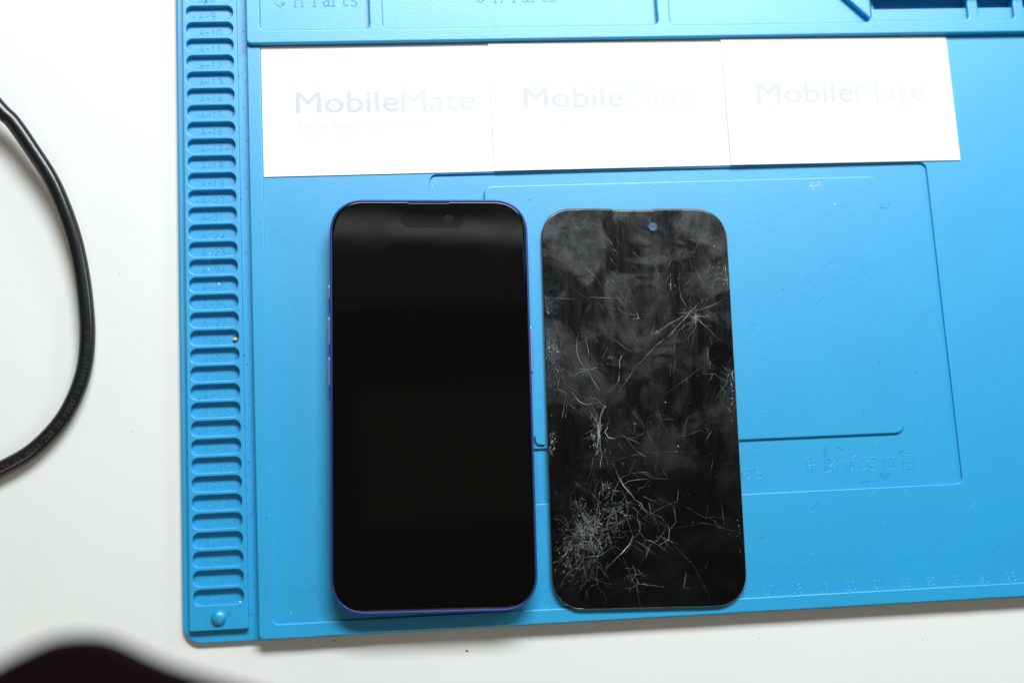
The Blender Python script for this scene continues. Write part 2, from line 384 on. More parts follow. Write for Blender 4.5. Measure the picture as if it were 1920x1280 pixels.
# ------------------------------------------------------------------ business cards
def text_obj(name, body, mat_, parent, x, y, z, width, cap, bold=0.0):
    cu = bpy.data.curves.new(name, 'FONT'); cu.body = body; cu.size = 1; cu.extrude = 0.0
    cu.resolution_u = 4
    t = bpy.data.objects.new('tmp', cu); C.objects.link(t)
    me = bpy.data.meshes.new_from_object(t.evaluated_get(bpy.context.evaluated_depsgraph_get()))
    bpy.data.objects.remove(t); bpy.data.curves.remove(cu)
    xs = [v.co.x for v in me.vertices]; ys = [v.co.y for v in me.vertices]
    x0, x1, y1 = min(xs), max(xs), max(ys)
    # capital height measured from the first letter (an M or T)
    capu = max(v.co.y for v in me.vertices if v.co.x < x0 + 0.5)
    for v in me.vertices:
        v.co.x = (x + (v.co.x - x0) * width / (x1 - x0)) * MM
        v.co.y = (y + v.co.y * cap / capu) * MM; v.co.z = z * MM
    if bold > 0:   # heavier weight: the outline laid down several times, each a hair higher
        bm = bmesh.new()
        for k, (dx, dy) in enumerate(((0, 0), (1, 0), (-1, 0), (0, .6), (0, -.6))):
            n0 = len(bm.verts); bm.from_mesh(me); bm.verts.ensure_lookup_table()
            for v in bm.verts[n0:]: v.co += Vector((dx * bold * MM, dy * bold * MM, k * .002 * MM))
        bm.to_mesh(me); bm.free()
    me.materials.append(mat_)
    return link(bpy.data.objects.new(name, me), parent)
card_labels = ['white business card lying leftmost, against the mat rim', 'white business card in the middle of the row of three', 'white business card at the right end, lapping over its neighbour']
for i, (x0, tilt, zz, rz) in enumerate(((-51.3, 0.0, 4.23, 0.0), (33.7, 0.42 / 90, 4.72, 0.001), (123.5, 0.62 / 90, 4.90, -0.0012))):
    e = empty('business_card', (x0, 63.1, zz), (0, tilt, rz))
    tag(e, card_labels[i], 'business card', 'business cards in a row along the top')
    bm = bmesh.new(); o = rrect(0, 0, 90.2, 50.6, 0.25, 3)
    loft(bm, [[(x, y, z) for x, y in o] for z in (0, 0.34)], smooth=False)
    finish('paper', bm, PAPER, e)
    wm = text_obj('wordmark_bold', 'Mobile', INKB, e, 12.4, 24.3, 0.36, 37.9, 8.1, 0.14)
    bm = bmesh.new(); loft(bm, [[(x, y, .36) for x, y in circle(25.9, 27.2, .55, 12)], [(x, y, .365) for x, y in circle(25.9, 27.2, .5, 12)]], smooth=False)
    finish('centre_dot', bm, INKL, wm)
    text_obj('wordmark_light', 'Mate', INKL, e, 51.4, 24.3, 0.36, 27.6, 8.1)
    text_obj('tagline', 'Tech Repair Specialists', INKT, e, 12.4, 17.4, 0.36, 49.5, 3.3)

# ------------------------------------------------------------------ the whole phone
ph = empty('smartphone', (6.2, -23.0, 4.33), (0, 0, math.radians(-1.667)))
tag(ph, 'intact smartphone with violet-blue metal frame and dark screen', 'smartphone')
W, H, RC = 71.6 / 2, 147.6 / 2, 12.6
def pl(ins, z, n=14): return [(x, y, z) for x, y in rrect(-W + ins, -H + ins, W - ins, H - ins, RC - ins, n, 2.25)]
bm = bmesh.new()
loft(bm, [pl(1.6, 0.0), pl(.7, .15), pl(.2, .55), pl(0, 1.1), pl(0, 6.7), pl(.08, 7.15), pl(.26, 7.45), pl(.50, 7.56), pl(.74, 7.56), pl(.76, 7.2)], cap_top=True, cap_bottom=True)
frame = finish('frame', bm, ALU, ph)
bm = bmesh.new()
loft(bm, [pl(.76, 7.22), pl(.76, 7.5), pl(1.04, 7.5), pl(1.06, 7.25)], cap_top=False)
finish('gasket', bm, GASK, ph)
bm = bmesh.new()
loft(bm, [pl(.95, 7.3), pl(.95, 7.55), pl(1.0, 7.68), pl(1.15, 7.79), pl(1.43, 7.86), pl(1.85, 7.89)])
glass = finish('display_glass', bm, SCREEN, ph)
bm = bmesh.new()
loft(bm, [[(x, y, z) for x, y in rrect(-10.4, 63.0, 12.6, 69.3, 3.1, 8)] for z in (7.885, 7.897)], smooth=False)
isl = finish('sensor_window', bm, ISLE, glass)
bm = bmesh.new()
loft(bm, [[(x, y, 7.90) for x, y in circle(7.0, 66.1, r, 24)] for r in (1.9, 1.0)], smooth=False)
finish('front_camera', bm, LENS, glass)
# earpiece: bright lip round a dark slit at the top edge
bm = bmesh.new()
lip = [(-8.4, 72.62), (-7.4, 72.02), (7.4, 72.02), (8.4, 72.62)]
ridge(bm, lip, .36, .16, 7.82)
finish('earpiece_lip', bm, simple('brushed_lip', (0.55, 0.56, 0.6), 0.4, 0.6)[0], glass)
bm = bmesh.new()
loft(bm, [[(x, y, z) for x, y in ((-8.0, 72.85), (-7.2, 72.2), (7.2, 72.2), (8.0, 72.85))] for z in (7.5, 7.87)], smooth=False)
finish('earpiece_slit', bm, GASK, glass)
for nm, side, y0, y1 in (('action_button', -1, 36.9, 43.0), ('volume_button', -1, 20.2, 31.1), ('volume_button', -1, 5.6, 16.6), ('side_button', 1, 9.7, 27.4)):
    bm = bmesh.new()
    ls = []
    for xo, s in ((-.3, 0), (.55, 0), (.72, .18)):
        ls.append([(side * (W + xo), (y0 + y1) / 2 + u, 3.9 + v) for u, v in rrect(-(y1 - y0) / 2 + s, -1.25 + s, (y1 - y0) / 2 - s, 1.25 - s, 1.2 - s, 5)])
    loft(bm, ls, smooth=False); bmesh.ops.recalc_face_normals(bm, faces=bm.faces)
    finish(nm, bm, ALUB, ph)
for sx, y in ((-1, 58.5), (1, 58.5), (-1, -58.5), (1, -58.5)):
    bm = bmesh.new()
    x = sx * W
    loft(bm, [[(x + sx * .015, y - .45, z), (x + sx * .015, y + .45, z), (x - sx * .3, y + .45, z), (x - sx * .3, y - .45, z)] for z in (1.2, 6.6)], smooth=False)
    bmesh.ops.recalc_face_normals(bm, faces=bm.faces)
    finish('antenna_band', bm, BAND, frame)

# ------------------------------------------------------------------ the shattered display
tl = math.atan2(0.72, 140)
pn = empty('broken_display', (82.45, -26.25, 4.72), (-tl, 0, math.radians(-1.748)))
tag(pn, 'detached smartphone display with shattered, smeared black glass', 'broken display')
PW, PH_, PR = 35.0, 73.2, 12.2
def pp(ins, z, n=12):
    o = rrect(-PW + ins, -PH_ + ins, PW - ins, PH_ - ins, PR - ins, n, 2.2)
    k = n + 1   # after the first (top right) corner: the cut-out of the earpiece
    t = PH_ - ins
    o = o[:k] + [(7.9, t), (7.0, t - .45), (-7.6, t - .45), (-8.5, t)] + o[k:]
    return [(x, y, z) for x, y in o]
bm = bmesh.new()
loft(bm, [pp(.9, 0), pp(.55, .15), pp(.5, .75)], cap_top=False, cap_bottom=False, smooth=False)
finish('backing_frame', bm, GASK, pn)
bm = bmesh.new()
R = loft(bm, [pp(.12, .72), pp(0, .85), pp(0, 1.1), pp(.10, 1.27), pp(.32, 1.40), pp(.7, 1.47)], cap_top=False)
hole = [bm.verts.new((x, y, 1.47)) for x, y in circle(6.98, 66.2, 1.62, 20)]
low = [bm.verts.new((v.co.x, v.co.y, 0.0)) for v in hole]
ed = []
for L in (R[-1], hole):
    for i in range(len(L)):
        a, b = L[i], L[(i + 1) % len(L)]
        e = bm.edges.get((a, b)) or bm.edges.new((a, b)); e.smooth = False; ed.append(e)
g = bmesh.ops.triangle_fill(bm, use_beauty=True, edges=ed)
for f in g['geom']:
    if isinstance(f, bmesh.types.BMFace): f.smooth = False
for i in range(20):
    bm.faces.new((hole[i], low[i], low[(i + 1) % 20], hole[(i + 1) % 20]))
bmesh.ops.recalc_face_normals(bm, faces=bm.faces)
pg = finish('cover_glass', bm, DIRTY, pn)
# make sure the flat face looks up
top = max(pg.data.polygons, key=lambda f: f.area)
if top.normal.z < 0: pg.data.flip_normals()
bm = bmesh.new()
ridge(bm, [(x, y) for x, y, z in pp(.17, 0)] + [pp(.17, 0)[0][:2]], .16, .05, 1.30)
finish('bevel_highlight', bm, RIM, pg)
GW, nt, p = simple('milky_window', (0.07, 0.19, 0.34), 0.3)
p.inputs['Alpha'].default_value = 0.7
bm = bmesh.new()
loft(bm, [[(x, y, z) for x, y in circle(6.98, 66.2, 1.6, 20)] for z in (1.38, 1.44)], smooth=False)
finish('camera_window', bm, GW, pg)
bm = bmesh.new()
blob = [(30.1 + (4.7 + .12 * math.sin(3 * a + 1) + .35 * noise.noise(Vector((3 * math.cos(a), 3 * math.sin(a), 1)))) * math.cos(a) * .96, 17.4 + (4.8 + .1 * math.sin(4 * a) + .35 * noise.noise(Vector((3 * math.cos(a), 3 * math.sin(a), 1)))) * math.sin(a)) for a in [2 * math.pi * k / 40 for k in range(72)]]
blob = [(min(x, 34.2), y) for x, y in blob]
loft(bm, [[(x, y, 1.471) for x, y in blob], [(30 + (x - 30) * .97, 17.4 + (y - 17.4) * .97, 1.482) for x, y in blob]], smooth=False)
finish('residue_spot', bm, SPOT, pg)

TRACE = """f10:-29.9,69.4 -17.6,58.7
f10:-28.7,71.2 -24.7,66.2 -18.8,62.4
f10:-32.1,66.7 -26.0,60.7 -18.5,56.2
f10:-25.0,71.6 -25.0,59.1
f10:-18.5,70.7 -13.5,64.0 -9.3,59.5
f10:-13.3,68.5 -7.4,62.2
f10:-7.5,70.8 -5.6,64.5
f10:0.0,72.6 2.5,67.6
f10:22.6,72.2 19.1,64.0
f10:25.5,68.1 21.2,63.1
f10:8.0,64.5 10.4,58.6
f10:3.9,60.9 9.8,54.2
f10:5.8,62.7 9.0,56.0
f10:-31.4,61.8 -16.5,52.4
f10:-29.3,59.6 -12.4,46.2
f10:-33.0,53.3 -23.9,50.7
f10:-10.4,53.3 -14.0,49.8
f10:31.8,62.2 30.8,60.0
f10:-15.7,64.0 -17.1,60.9
m14:-25.4,72.1 -21.7,65.8 -19.2,62.7
m14:20.3,61.3 22.4,60.8 24.3,59.0
m14:20.8,63.1 22.4,64.5 23.7,63.6
m14:20.3,53.7 21.2,48.8
m14:-8.3,62.2 -7.2,62.9
m14:-9.7,54.2 -8.6,53.1
m14:16.3,48.4 15.5,44.4
m14:17.8,51.9 17.0,48.4
m14:28.6,52.4 26.7,48.8
m14:31.5,55.9 30.8,52.4
m14:-35.1,39.3 -22.2,38.4
m14:-18.3,39.4 -10.9,39.1 -5.3,38.8
m14:-7.3,43.1 -5.1,38.9
m14:-12.1,41.1 -10.5,39.2
m14:-34.7,37.5 -33.1,33.6
m14:2.8,36.0 4.0,32.9
m14:7.0,40.9 6.5,39.1
m14:-9.6,27.8 -10.0,26.0
m14:-22.0,26.5 -23.4,21.3
m14:-20.5,26.1 -18.9,20.9
m14:-30.8,24.4 -32.0,21.0
m14:26.3,24.0 26.9,21.4
m14:-4.0,59.1 -3.6,58.2
m14:-33.1,56.4 -34.0,54.7
b20:-0.7,56.2 0.2,55.9
b20:12.8,48.4 12.8,46.6
b20:12.8,46.2 12.5,41.7
b20:11.9,44.2 13.0,43.7
b20:33.5,51.9 33.9,48.3 33.2,46.5
b20:29.6,45.7 28.6,43.4 25.8,40.3
b20:34.1,46.5 34.1,43.4
b20:-0.7,33.8 0.3,31.4 -2.1,31.0
f10:19.3,33.5 18.5,43.0
f10:19.3,33.5 20.2,43.0
f10:19.3,33.5 22.5,44.3
f10:19.3,33.5 29.2,30.2
f10:19.3,33.5 24.8,39.0
f10:19.3,33.5 26.7,40.8
f10:19.3,33.5 15.8,41.7
f10:19.3,33.5 17.4,39.5
f10:19.3,33.5 27.3,35.9
f10:19.3,33.5 13.2,34.7
m14:19.3,33.5 9.9,28.5
m14:19.3,33.5 4.5,25.1
m14:19.3,33.5 8.1,26.8
m14:19.3,33.5 11.0,24.6
m14:19.3,33.5 22.8,32.8
m14:19.3,33.5 14.9,33.3
m14:19.3,33.5 15.3,32.4
m14:19.3,33.5 22.1,35.9
m14:19.3,33.5 20.4,29.3
b22:19.3,33.5 24.3,32.0
b22:19.3,33.5 17.2,35.1
b22:19.3,33.5 17.9,31.3
b22:19.3,33.5 20.9,35.1
b22:19.3,33.5 17.5,32.9
b22:19.3,33.5 19.9,35.9
b22:19.3,33.5 16.5,30.2
m16:17.5,31.6 16.4,27.6 14.6,26.7 13.1,21.9
m16:5.6,28.5 4.5,25.1 8.1,26.8
m16:8.4,24.6 9.2,23.5
m16:11.9,25.4 11.0,24.1
m18:-22.9,24.9 -23.4,21.0 -22.9,17.1 -20.9,13.2 -19.3,11.9
m18:-19.2,14.5 -19.3,11.9 -18.1,9.3 -15.2,4.5
m18:-20.1,24.0 -19.0,19.6 -18.9,16.6
m18:-11.7,20.0 -10.1,15.5
m18:-13.5,22.2 -13.4,20.0
m18:-7.7,11.8 -8.0,8.3 -10.1,5.8
m18:-10.3,10.1 -10.8,8.8
m18:-10.1,5.8 -11.4,4.5 -14.5,2.8
m18:-27.6,12.6 -25.5,10.0
m18:-24.9,9.8 -22.7,11.5 -20.1,11.9
m18:-20.0,2.4 -16.6,1.6 -14.2,-1.0
m18:-29.8,9.4 -30.8,5.5
m18:-31.8,5.1 -28.5,3.4
m18:-30.8,5.5 -27.6,3.8 -28.2,0.8 -29.4,-5.1
m18:-26.9,0.8 -27.6,-0.9 -28.1,-5.1
m18:-26.9,-0.0 -23.6,-2.6
m18:-19.3,-2.7 -16.5,-7.4
m18:-14.5,-10.8 -12.4,-10.8
m18:-18.2,-18.4 -19.3,-23.8 -20.2,-26.3
b30:-23.0,21.8 -23.3,20.1 -22.9,17.1 -21.3,14.0
b45:-6.9,17.4 -7.7,15.2 -7.6,12.6
b45:-8.0,10.0 -8.5,7.9
b26:-22.6,12.8 -19.2,12.3 -16.0,13.1
b26:-25.5,4.2 -23.1,0.8 -20.5,-0.5 -15.8,0.3
b26:-12.8,-8.7 -14.1,-10.4 -12.9,-12.5 -10.4,-13.0
f12:-16.0,14.0 -12.7,16.6 -10.1,16.3
f12:9.2,22.9 12.5,18.1 13.2,16.4
f12:-26.7,7.6 -25.5,4.2
m18:-14.2,-1.3 -14.9,-3.9 -16.5,-7.9 -16.5,-12.2 -17.2,-16.3 -17.3,-19.0
m18:-14.3,-1.6 -15.5,-4.6 -16.2,-7.5 -16.7,-11.4 -15.8,-17.1 -16.2,-18.1
b18:-14.1,-0.9 -15.2,-4.1 -16.2,-8.3 -15.9,-12.2 -15.8,-15.4 -17.4,-18.8
m14:-13.5,-1.1 -15.0,-4.5 -16.0,-7.4 -16.5,-12.0 -17.2,-15.5 -16.7,-17.9
b18:-13.8,-1.3 -15.4,-4.6 -16.5,-8.3 -16.1,-11.6 -17.0,-16.2 -16.8,-18.7
m18:-13.5,-0.6 -15.5,-4.1 -15.6,-8.0 -16.6,-11.4 -17.0,-16.2 -17.9,-18.8
m14:-13.7,-1.6 -15.5,-4.2 -15.4,-8.2 -16.4,-12.2 -16.3,-16.8 -17.4,-17.7
f12:-15.9,-17.7 -16.3,-17.1
f12:-16.3,-16.4 -15.8,-19.0
m14:-16.0,-18.7 -16.5,-19.1
m14:-14.6,-16.8 -14.2,-17.2
m14:-15.5,-16.3 -16.5,-15.6
b14:-15.4,-17.9 -16.3,-23.3
m14:-15.7,-16.2 -15.7,-17.9
m14:-13.9,-17.9 -14.3,-16.4
m14:-15.1,-18.7 -15.1,-19.9
f12:-15.0,-18.8 -14.9,-19.2
b14:-13.6,-16.2 -15.0,-18.2
b14:-16.5,-14.3 -15.7,-14.7
b14:-18.1,-19.4 -16.6,-17.1
b14:-16.3,-20.0 -16.7,-21.6
f12:-14.8,-21.0 -15.3,-22.5
f12:-17.9,-17.4 -16.8,-16.8
m14:-12.5,-18.6 -12.4,-17.3
b14:-13.4,-14.0 -14.0,-12.4
m14:-15.1,-12.5 -14.9,-11.4
f12:-14.3,-19.8 -13.3,-21.8
b14:-14.5,-13.1 -12.8,-14.5
b14:-14.3,-19.8 -14.1,-17.9
m14:-15.5,-17.3 -15.6,-16.5
m14:-16.2,-16.7 -15.9,-16.9
f12:-13.0,-14.2 -12.1,-11.5
f12:-13.8,-18.7 -13.4,-23.1
b18:-34.5,17.4 -34.0,18.0 -33.5,18.0
b18:-31.6,20.7 -30.4,20.2 -30.2,19.4
b18:-31.8,17.7 -32.2,17.3
m14:-34.0,18.8 -35.3,19.2
b14:-33.3,19.4 -32.4,18.7
b14:-32.1,18.4 -31.7,19.0
b14:-32.5,18.9 -31.7,19.4
m14:-33.8,16.3 -33.6,17.3
b14:-33.0,17.0 -32.3,17.1
b14:-31.6,16.9 -31.1,15.7
m14:-32.4,20.9 -32.0,21.2
b14:-33.5,17.7 -32.9,16.6
m14:-30.8,19.7 -30.3,20.8
b14:-31.6,15.2 -32.3,16.4 -33.1,16.5
b14:-34.8,18.5 -34.7,17.3
m14:-34.3,17.9 -33.4,18.5
b14:-32.9,20.6 -33.7,20.8
b14:-34.7,17.4 -34.9,16.6 -34.6,16.4
b14:-34.8,19.9 -35.5,19.4 -35.5,19.6
b14:-31.5,19.8 -31.7,19.3 -31.5,19.3
m14:-32.8,19.6 -32.7,19.0
m14:-34.2,17.8 -35.0,18.6
m14:-33.6,19.0 -33.3,18.8
m14:-33.3,16.1 -33.9,16.9
b14:-33.1,20.9 -31.8,21.3
m14:-33.0,18.8 -32.6,19.2
b18:-32.1,20.2 -31.6,20.0
m14:-34.4,19.0 -34.7,18.3 -34.4,18.1
m14:-33.3,16.8 -33.7,15.7 -33.4,15.1
b18:-32.9,18.7 -32.1,19.2
m14:-31.0,18.9 -29.8,19.6
b18:-32.1,20.5 -31.3,19.8
m14:-30.8,20.0 -31.8,19.4
b14:-33.1,16.2 -33.4,16.8
f12:-31.5,15.8 -31.8,15.0 -31.5,14.8
f12:-32.5,8.3 -32.6,7.8
m12:-35.0,11.8 -35.2,10.5
m12:-33.3,11.6 -33.4,9.9
m12:-32.1,10.2 -32.2,8.5
f12:-29.5,12.8 -29.7,11.8
m12:-32.4,13.4 -32.4,12.9
m12:-31.7,11.0 -31.5,10.2
f12:-33.3,14.2 -33.5,12.6
f12:-32.6,14.3 -33.6,12.9
f12:-33.9,7.4 -33.9,6.9 -34.2,6.6
m12:-31.5,3.6 -31.9,3.0 -31.7,2.9
m12:-31.6,13.4 -32.0,12.3
f12:-32.2,8.1 -32.4,7.5
m12:-33.6,7.4 -33.5,6.9
m12:-35.2,7.2 -35.1,5.7
m12:-33.2,7.1 -33.0,5.6
m12:-34.6,10.2 -35.1,8.5
m12:-33.4,13.2 -33.9,12.2
f12:-33.8,14.3 -34.2,13.3
m12:-32.9,16.9 -33.0,16.2 -32.7,16.0
m12:-33.4,7.0 -33.5,6.0
f12:-32.1,11.8 -31.9,11.1 -31.5,10.7
f12:-29.9,7.8 -29.9,7.3
f12:-30.9,2.7 -30.9,2.2
m12:-33.9,6.0 -34.3,4.6
m12:-33.9,7.6 -34.1,6.9
m12:-32.8,9.4 -33.4,8.2
m12:-33.7,9.7 -33.6,9.0
f12:-33.8,13.5 -34.2,12.3 -34.9,11.9
f12:-34.9,15.6 -35.3,14.4
m12:-32.7,12.6 -33.0,11.0
m12:-31.7,7.4 -31.9,5.9
m12:-33.2,11.4 -33.3,9.8 -32.6,9.2
m14:-34.6,-21.0 -34.7,-22.2
m14:-33.5,-17.6 -33.5,-18.4 -33.9,-18.7
m14:-34.4,-16.4 -34.2,-17.1
m14:-33.7,-16.7 -33.7,-18.0
m14:-34.1,-16.0 -34.2,-16.8 -34.6,-17.2
m14:-33.5,-12.9 -33.6,-13.9 -34.2,-14.4
m14:-33.6,-15.4 -33.5,-15.9
b14:-34.2,-15.8 -34.3,-16.2 -34.5,-16.4
b14:-33.9,-15.7 -33.9,-17.1
m14:-33.9,-19.3 -33.9,-19.7
m14:-34.3,-19.4 -34.2,-20.4
m14:-34.5,-15.3 -34.7,-15.9
m14:-34.8,-15.3 -34.9,-15.8 -34.7,-16.0
m14:-33.2,-16.5 -33.6,-17.9 -33.1,-18.5
b14:-33.6,-13.3 -33.8,-14.0
m14:-33.2,-16.2 -33.6,-17.2 -33.3,-17.4
m14:-34.1,-16.5 -34.7,-17.0
m14:-34.2,-18.3 -34.3,-19.0
m14:-34.3,-17.0 -34.4,-17.7
b14:-33.9,-15.2 -34.1,-15.9 -33.8,-16.3
b14:-34.0,-16.8 -33.9,-18.1
m14:-33.9,-13.5 -33.7,-14.2
m14:-33.6,38.9 -34.2,38.4 -34.6,38.4
m14:-33.2,38.9 -33.9,39.7 -33.9,39.6
m14:-33.8,39.2 -33.7,38.4
m14:-33.9,36.9 -33.1,36.1 -33.2,35.5
m14:-33.0,39.2 -32.8,38.6 -33.0,38.5
m14:-32.8,38.7 -33.2,38.1
m14:-33.8,39.6 -33.8,38.7 -33.5,38.4
m14:-32.5,38.5 -32.6,38.2
m14:-33.2,36.3 -32.7,37.0 -32.9,37.4
m14:-33.9,37.3 -34.2,37.7
m14:-33.8,38.1 -33.5,37.1
m14:-33.8,37.8 -34.4,37.7
m14:-33.8,40.3 -34.2,39.5 -34.7,39.5
m14:-32.1,36.9 -31.8,37.1
f12:31.8,49.5 31.1,49.5 30.8,49.1
f12:32.9,52.2 32.9,53.1
f12:32.2,50.3 32.5,49.6
b14:30.2,50.6 31.0,50.9
b14:31.6,50.8 30.9,50.2
f12:32.3,54.1 32.9,53.5 33.3,53.0
f12:29.8,51.8 29.4,52.2
f12:31.7,54.7 32.6,54.5
b14:30.6,51.3 31.2,52.3 31.8,52.4
f12:30.6,51.3 31.2,50.9
m12:28.9,50.8 28.3,49.9 27.6,49.3
m12:32.4,51.4 32.4,52.7 32.9,53.2
b14:29.9,53.4 29.2,53.7
b14:30.1,47.1 29.7,48.1
f12:31.5,49.9 31.4,50.5
f12:30.1,51.1 30.5,51.2
m14:11.4,14.2 10.7,9.4
m14:10.8,14.2 11.8,13.3
m14:13.4,24.6 12.7,18.5
m14:26.7,24.5 26.9,21.0
m14:25.4,20.2 24.9,14.5
m14:30.1,13.6 32.1,11.6 34.5,11.4
m14:33.3,9.2 31.2,10.1 29.5,11.4
m14:29.2,6.2 30.8,4.1 30.2,1.1
m14:28.6,2.4 29.7,-0.7 33.8,-4.6
m14:34.3,4.0 35.0,0.1
m14:34.5,-0.7 33.9,-3.3
m14:-3.8,-7.5 -2.3,-7.6
m14:-2.9,-8.0 -3.2,-9.7 -3.9,-11.4
m14:-5.5,-9.2 -3.9,-11.4
m14:-1.3,-5.9 0.5,-8.9
m14:6.4,-6.2 5.6,-8.9
m14:17.0,-4.4 15.5,-8.2 15.1,-13.7
m14:-6.1,-12.6 -1.1,-15.0
m14:-9.2,-14.7 -6.8,-18.5
m14:25.1,-10.5 22.5,-14.7
m14:-11.6,-21.8 -10.0,-25.6 -8.1,-29.4
m14:-1.9,-24.7 2.2,-27.3 8.6,-27.9
m14:-8.1,-29.4 -5.9,-28.2 0.9,-27.5
b24:34.5,11.8 33.8,10.1 34.2,8.3
b24:-3.5,-7.5 -2.5,-7.8
f12:2.8,-5.1 6.2,-4.3 9.2,-5.1 11.9,-7.7
f12:6.5,-6.8 8.9,-10.7
f12:5.1,-11.3 11.6,-9.0
f12:8.9,-10.7 11.7,-12.2
f12:5.1,-11.5 4.5,-20.8 3.1,-26.7
f12:4.4,-6.8 5.9,-7.7
f12:12.7,-20.9 14.7,-24.7
f12:4.6,-21.6 8.2,-27.6
f12:-5.7,-24.4 -4.1,-25.7 -1.9,-24.7
f12:-4.1,-25.7 -2.5,-27.4
b20:-10.8,-24.5 -8.1,-29.9 -5.3,-33.3 -4.1,-35.0
b20:-4.1,-35.0 -2.0,-36.3 -1.2,-38.2 1.2,-39.7 5.0,-41.2
b20:-1.0,-33.8 1.9,-35.3 3.3,-35.6
b20:5.0,-41.2 7.0,-43.9 7.9,-45.8 7.4,-49.3 3.7,-51.3
b20:-12.6,-31.5 -9.0,-32.0
b30:-5.4,-47.8 -6.8,-50.7 -9.0,-53.1 -12.1,-55.9 -15.9,-59.1
m15:-8.1,-29.9 -6.3,-28.3 -2.5,-27.7 0.9,-27.8
m15:1.1,-28.0 -0.5,-30.5 -2.4,-30.9 -3.1,-32.5
m15:3.1,-26.8 0.2,-25.0 -2.4,-25.4
m15:8.1,-27.9 3.1,-27.4
m15:-1.6,-38.0 -3.4,-39.6
m15:0.8,-35.9 1.4,-39.7
m15:2.2,-36.0 2.1,-39.3
m15:7.9,-45.8 10.4,-43.2 9.8,-37.3
m15:3.2,-48.0 3.7,-50.9
m15:4.2,-48.0 7.1,-49.5 10.9,-51.1
m15:3.7,-51.3 0.8,-49.6 -1.1,-49.2
m15:-3.3,-45.8 -0.9,-49.2 -1.8,-50.8
m15:-3.5,-42.5 -2.5,-43.8 -2.8,-45.0
m15:-1.8,-41.3 1.1,-43.2
m15:-7.1,-35.8 -6.7,-38.3 -7.7,-40.8 -6.2,-44.9 -5.4,-47.8
m15:-8.6,-31.6 -7.1,-35.8 -4.7,-36.3
m15:-7.1,-36.2 -4.1,-35.0
m15:-15.9,-59.1 -16.2,-61.4
m15:-6.0,-50.7 -1.9,-53.7
m15:-5.1,-49.1 0.7,-52.9
m15:0.7,-50.8 -1.2,-55.7
m15:3.7,-51.3 6.1,-53.0
m15:-0.6,-52.9 2.3,-54.6
m15:-9.1,-55.2 -8.4,-58.1
m15:-5.9,-58.1 -4.8,-61.4 -5.6,-62.2 -6.9,-63.8 -8.1,-61.5
m15:-4.8,-61.4 -2.2,-60.8
m15:-4.9,-64.2 -6.2,-66.3
m15:-4.4,-63.9 -4.8,-66.7 -3.4,-67.9
m15:-2.8,-65.5 -1.7,-68.0
m15:11.8,-31.9 11.2,-35.7 9.9,-36.3
m15:-22.5,-54.9 -17.9,-54.6 -14.4,-52.6 -12.3,-51.4
m15:-12.3,-51.0 -10.3,-52.7 -9.0,-52.7
m15:13.3,-61.0 11.8,-66.3 14.1,-66.5
f10:2.4,-41.4 6.9,-44.8
f10:0.7,-52.9 4.7,-56.3
f10:2.1,-58.7 6.9,-63.5 9.3,-65.2
f10:15.2,-56.9 14.3,-57.7
f10:21.5,-32.9 21.9,-34.6
f10:30.3,-44.4 31.7,-42.7
f10:25.2,-44.7 27.2,-47.2
f10:22.5,-39.2 23.1,-43.0
f10:13.8,-25.3 12.4,-27.8
b26:-27.6,-72.4 -25.8,-72.7 -23.9,-72.8
b26:-30.8,-70.5 -29.3,-71.6
f12:-12.5,-36.6 -11.8,-36.7
m12:-14.7,-36.4 -15.1,-37.3
m12:-12.8,-38.5 -13.5,-38.6
m12:-13.9,-35.2 -14.1,-34.9
m12:-13.7,-32.1 -14.4,-32.0
b14:-13.4,-36.1 -13.4,-35.4
m12:-15.6,-36.4 -14.6,-36.6 -14.3,-37.1
m12:-14.5,-31.5 -15.1,-31.7
m12:-13.4,-34.6 -13.9,-35.7
b14:-11.2,-36.8 -11.0,-36.5
m12:-14.7,-34.8 -14.6,-34.1 -14.9,-33.8
m12:-12.6,-37.2 -12.2,-36.2
m12:-14.7,-34.6 -14.8,-33.6
f12:-10.8,-33.2 -10.9,-33.8
m12:-15.3,-34.4 -15.3,-34.8
b14:-16.4,-35.7 -17.2,-36.2
b14:-13.3,-33.5 -14.4,-33.8 -15.0,-34.4
f12:-11.5,-32.6 -11.7,-32.2
f12:-15.9,-32.7 -16.1,-32.1
m12:-17.1,-34.9 -17.1,-35.7
m12:-15.1,-38.0 -15.9,-38.7
b14:-13.7,-37.5 -13.2,-37.7
b14:-14.3,-37.6 -13.9,-38.4 -14.1,-39.0
f12:-13.7,-31.8 -13.8,-33.0 -13.2,-33.4
b14:-13.0,-36.9 -13.4,-36.6
f12:-13.8,-34.7 -14.1,-34.4
m14:-22.2,-49.0 -22.9,-49.7
m14:-22.2,-44.6 -22.3,-44.0
b16:-24.8,-49.7 -24.2,-50.3 -23.7,-50.3
m14:-21.7,-41.7 -21.5,-42.4
b14:-19.5,-49.8 -19.4,-50.9 -18.9,-51.4
m14:-24.4,-48.8 -24.1,-48.4
b14:-20.5,-48.1 -20.8,-49.3
b16:-17.6,-48.9 -17.4,-48.5 -17.5,-48.3
b14:-25.0,-44.7 -24.6,-45.7
m14:-21.4,-49.9 -21.4,-49.4
b16:-25.6,-43.5 -25.9,-43.2 -25.8,-42.9
m14:-19.7,-45.2 -20.0,-44.2 -19.6,-44.0
b14:-23.3,-48.6 -24.5,-48.1
b14:-19.4,-47.6 -19.7,-47.2
b16:-23.3,-50.2 -23.5,-51.5 -24.2,-51.9
m14:-18.2,-44.4 -18.2,-45.0
b14:-17.7,-50.5 -18.1,-49.6
b14:-18.7,-48.5 -18.1,-49.2 -17.5,-49.2
b14:-20.5,-45.7 -20.7,-46.8 -21.2,-47.3
m14:-21.8,-42.7 -20.8,-42.0
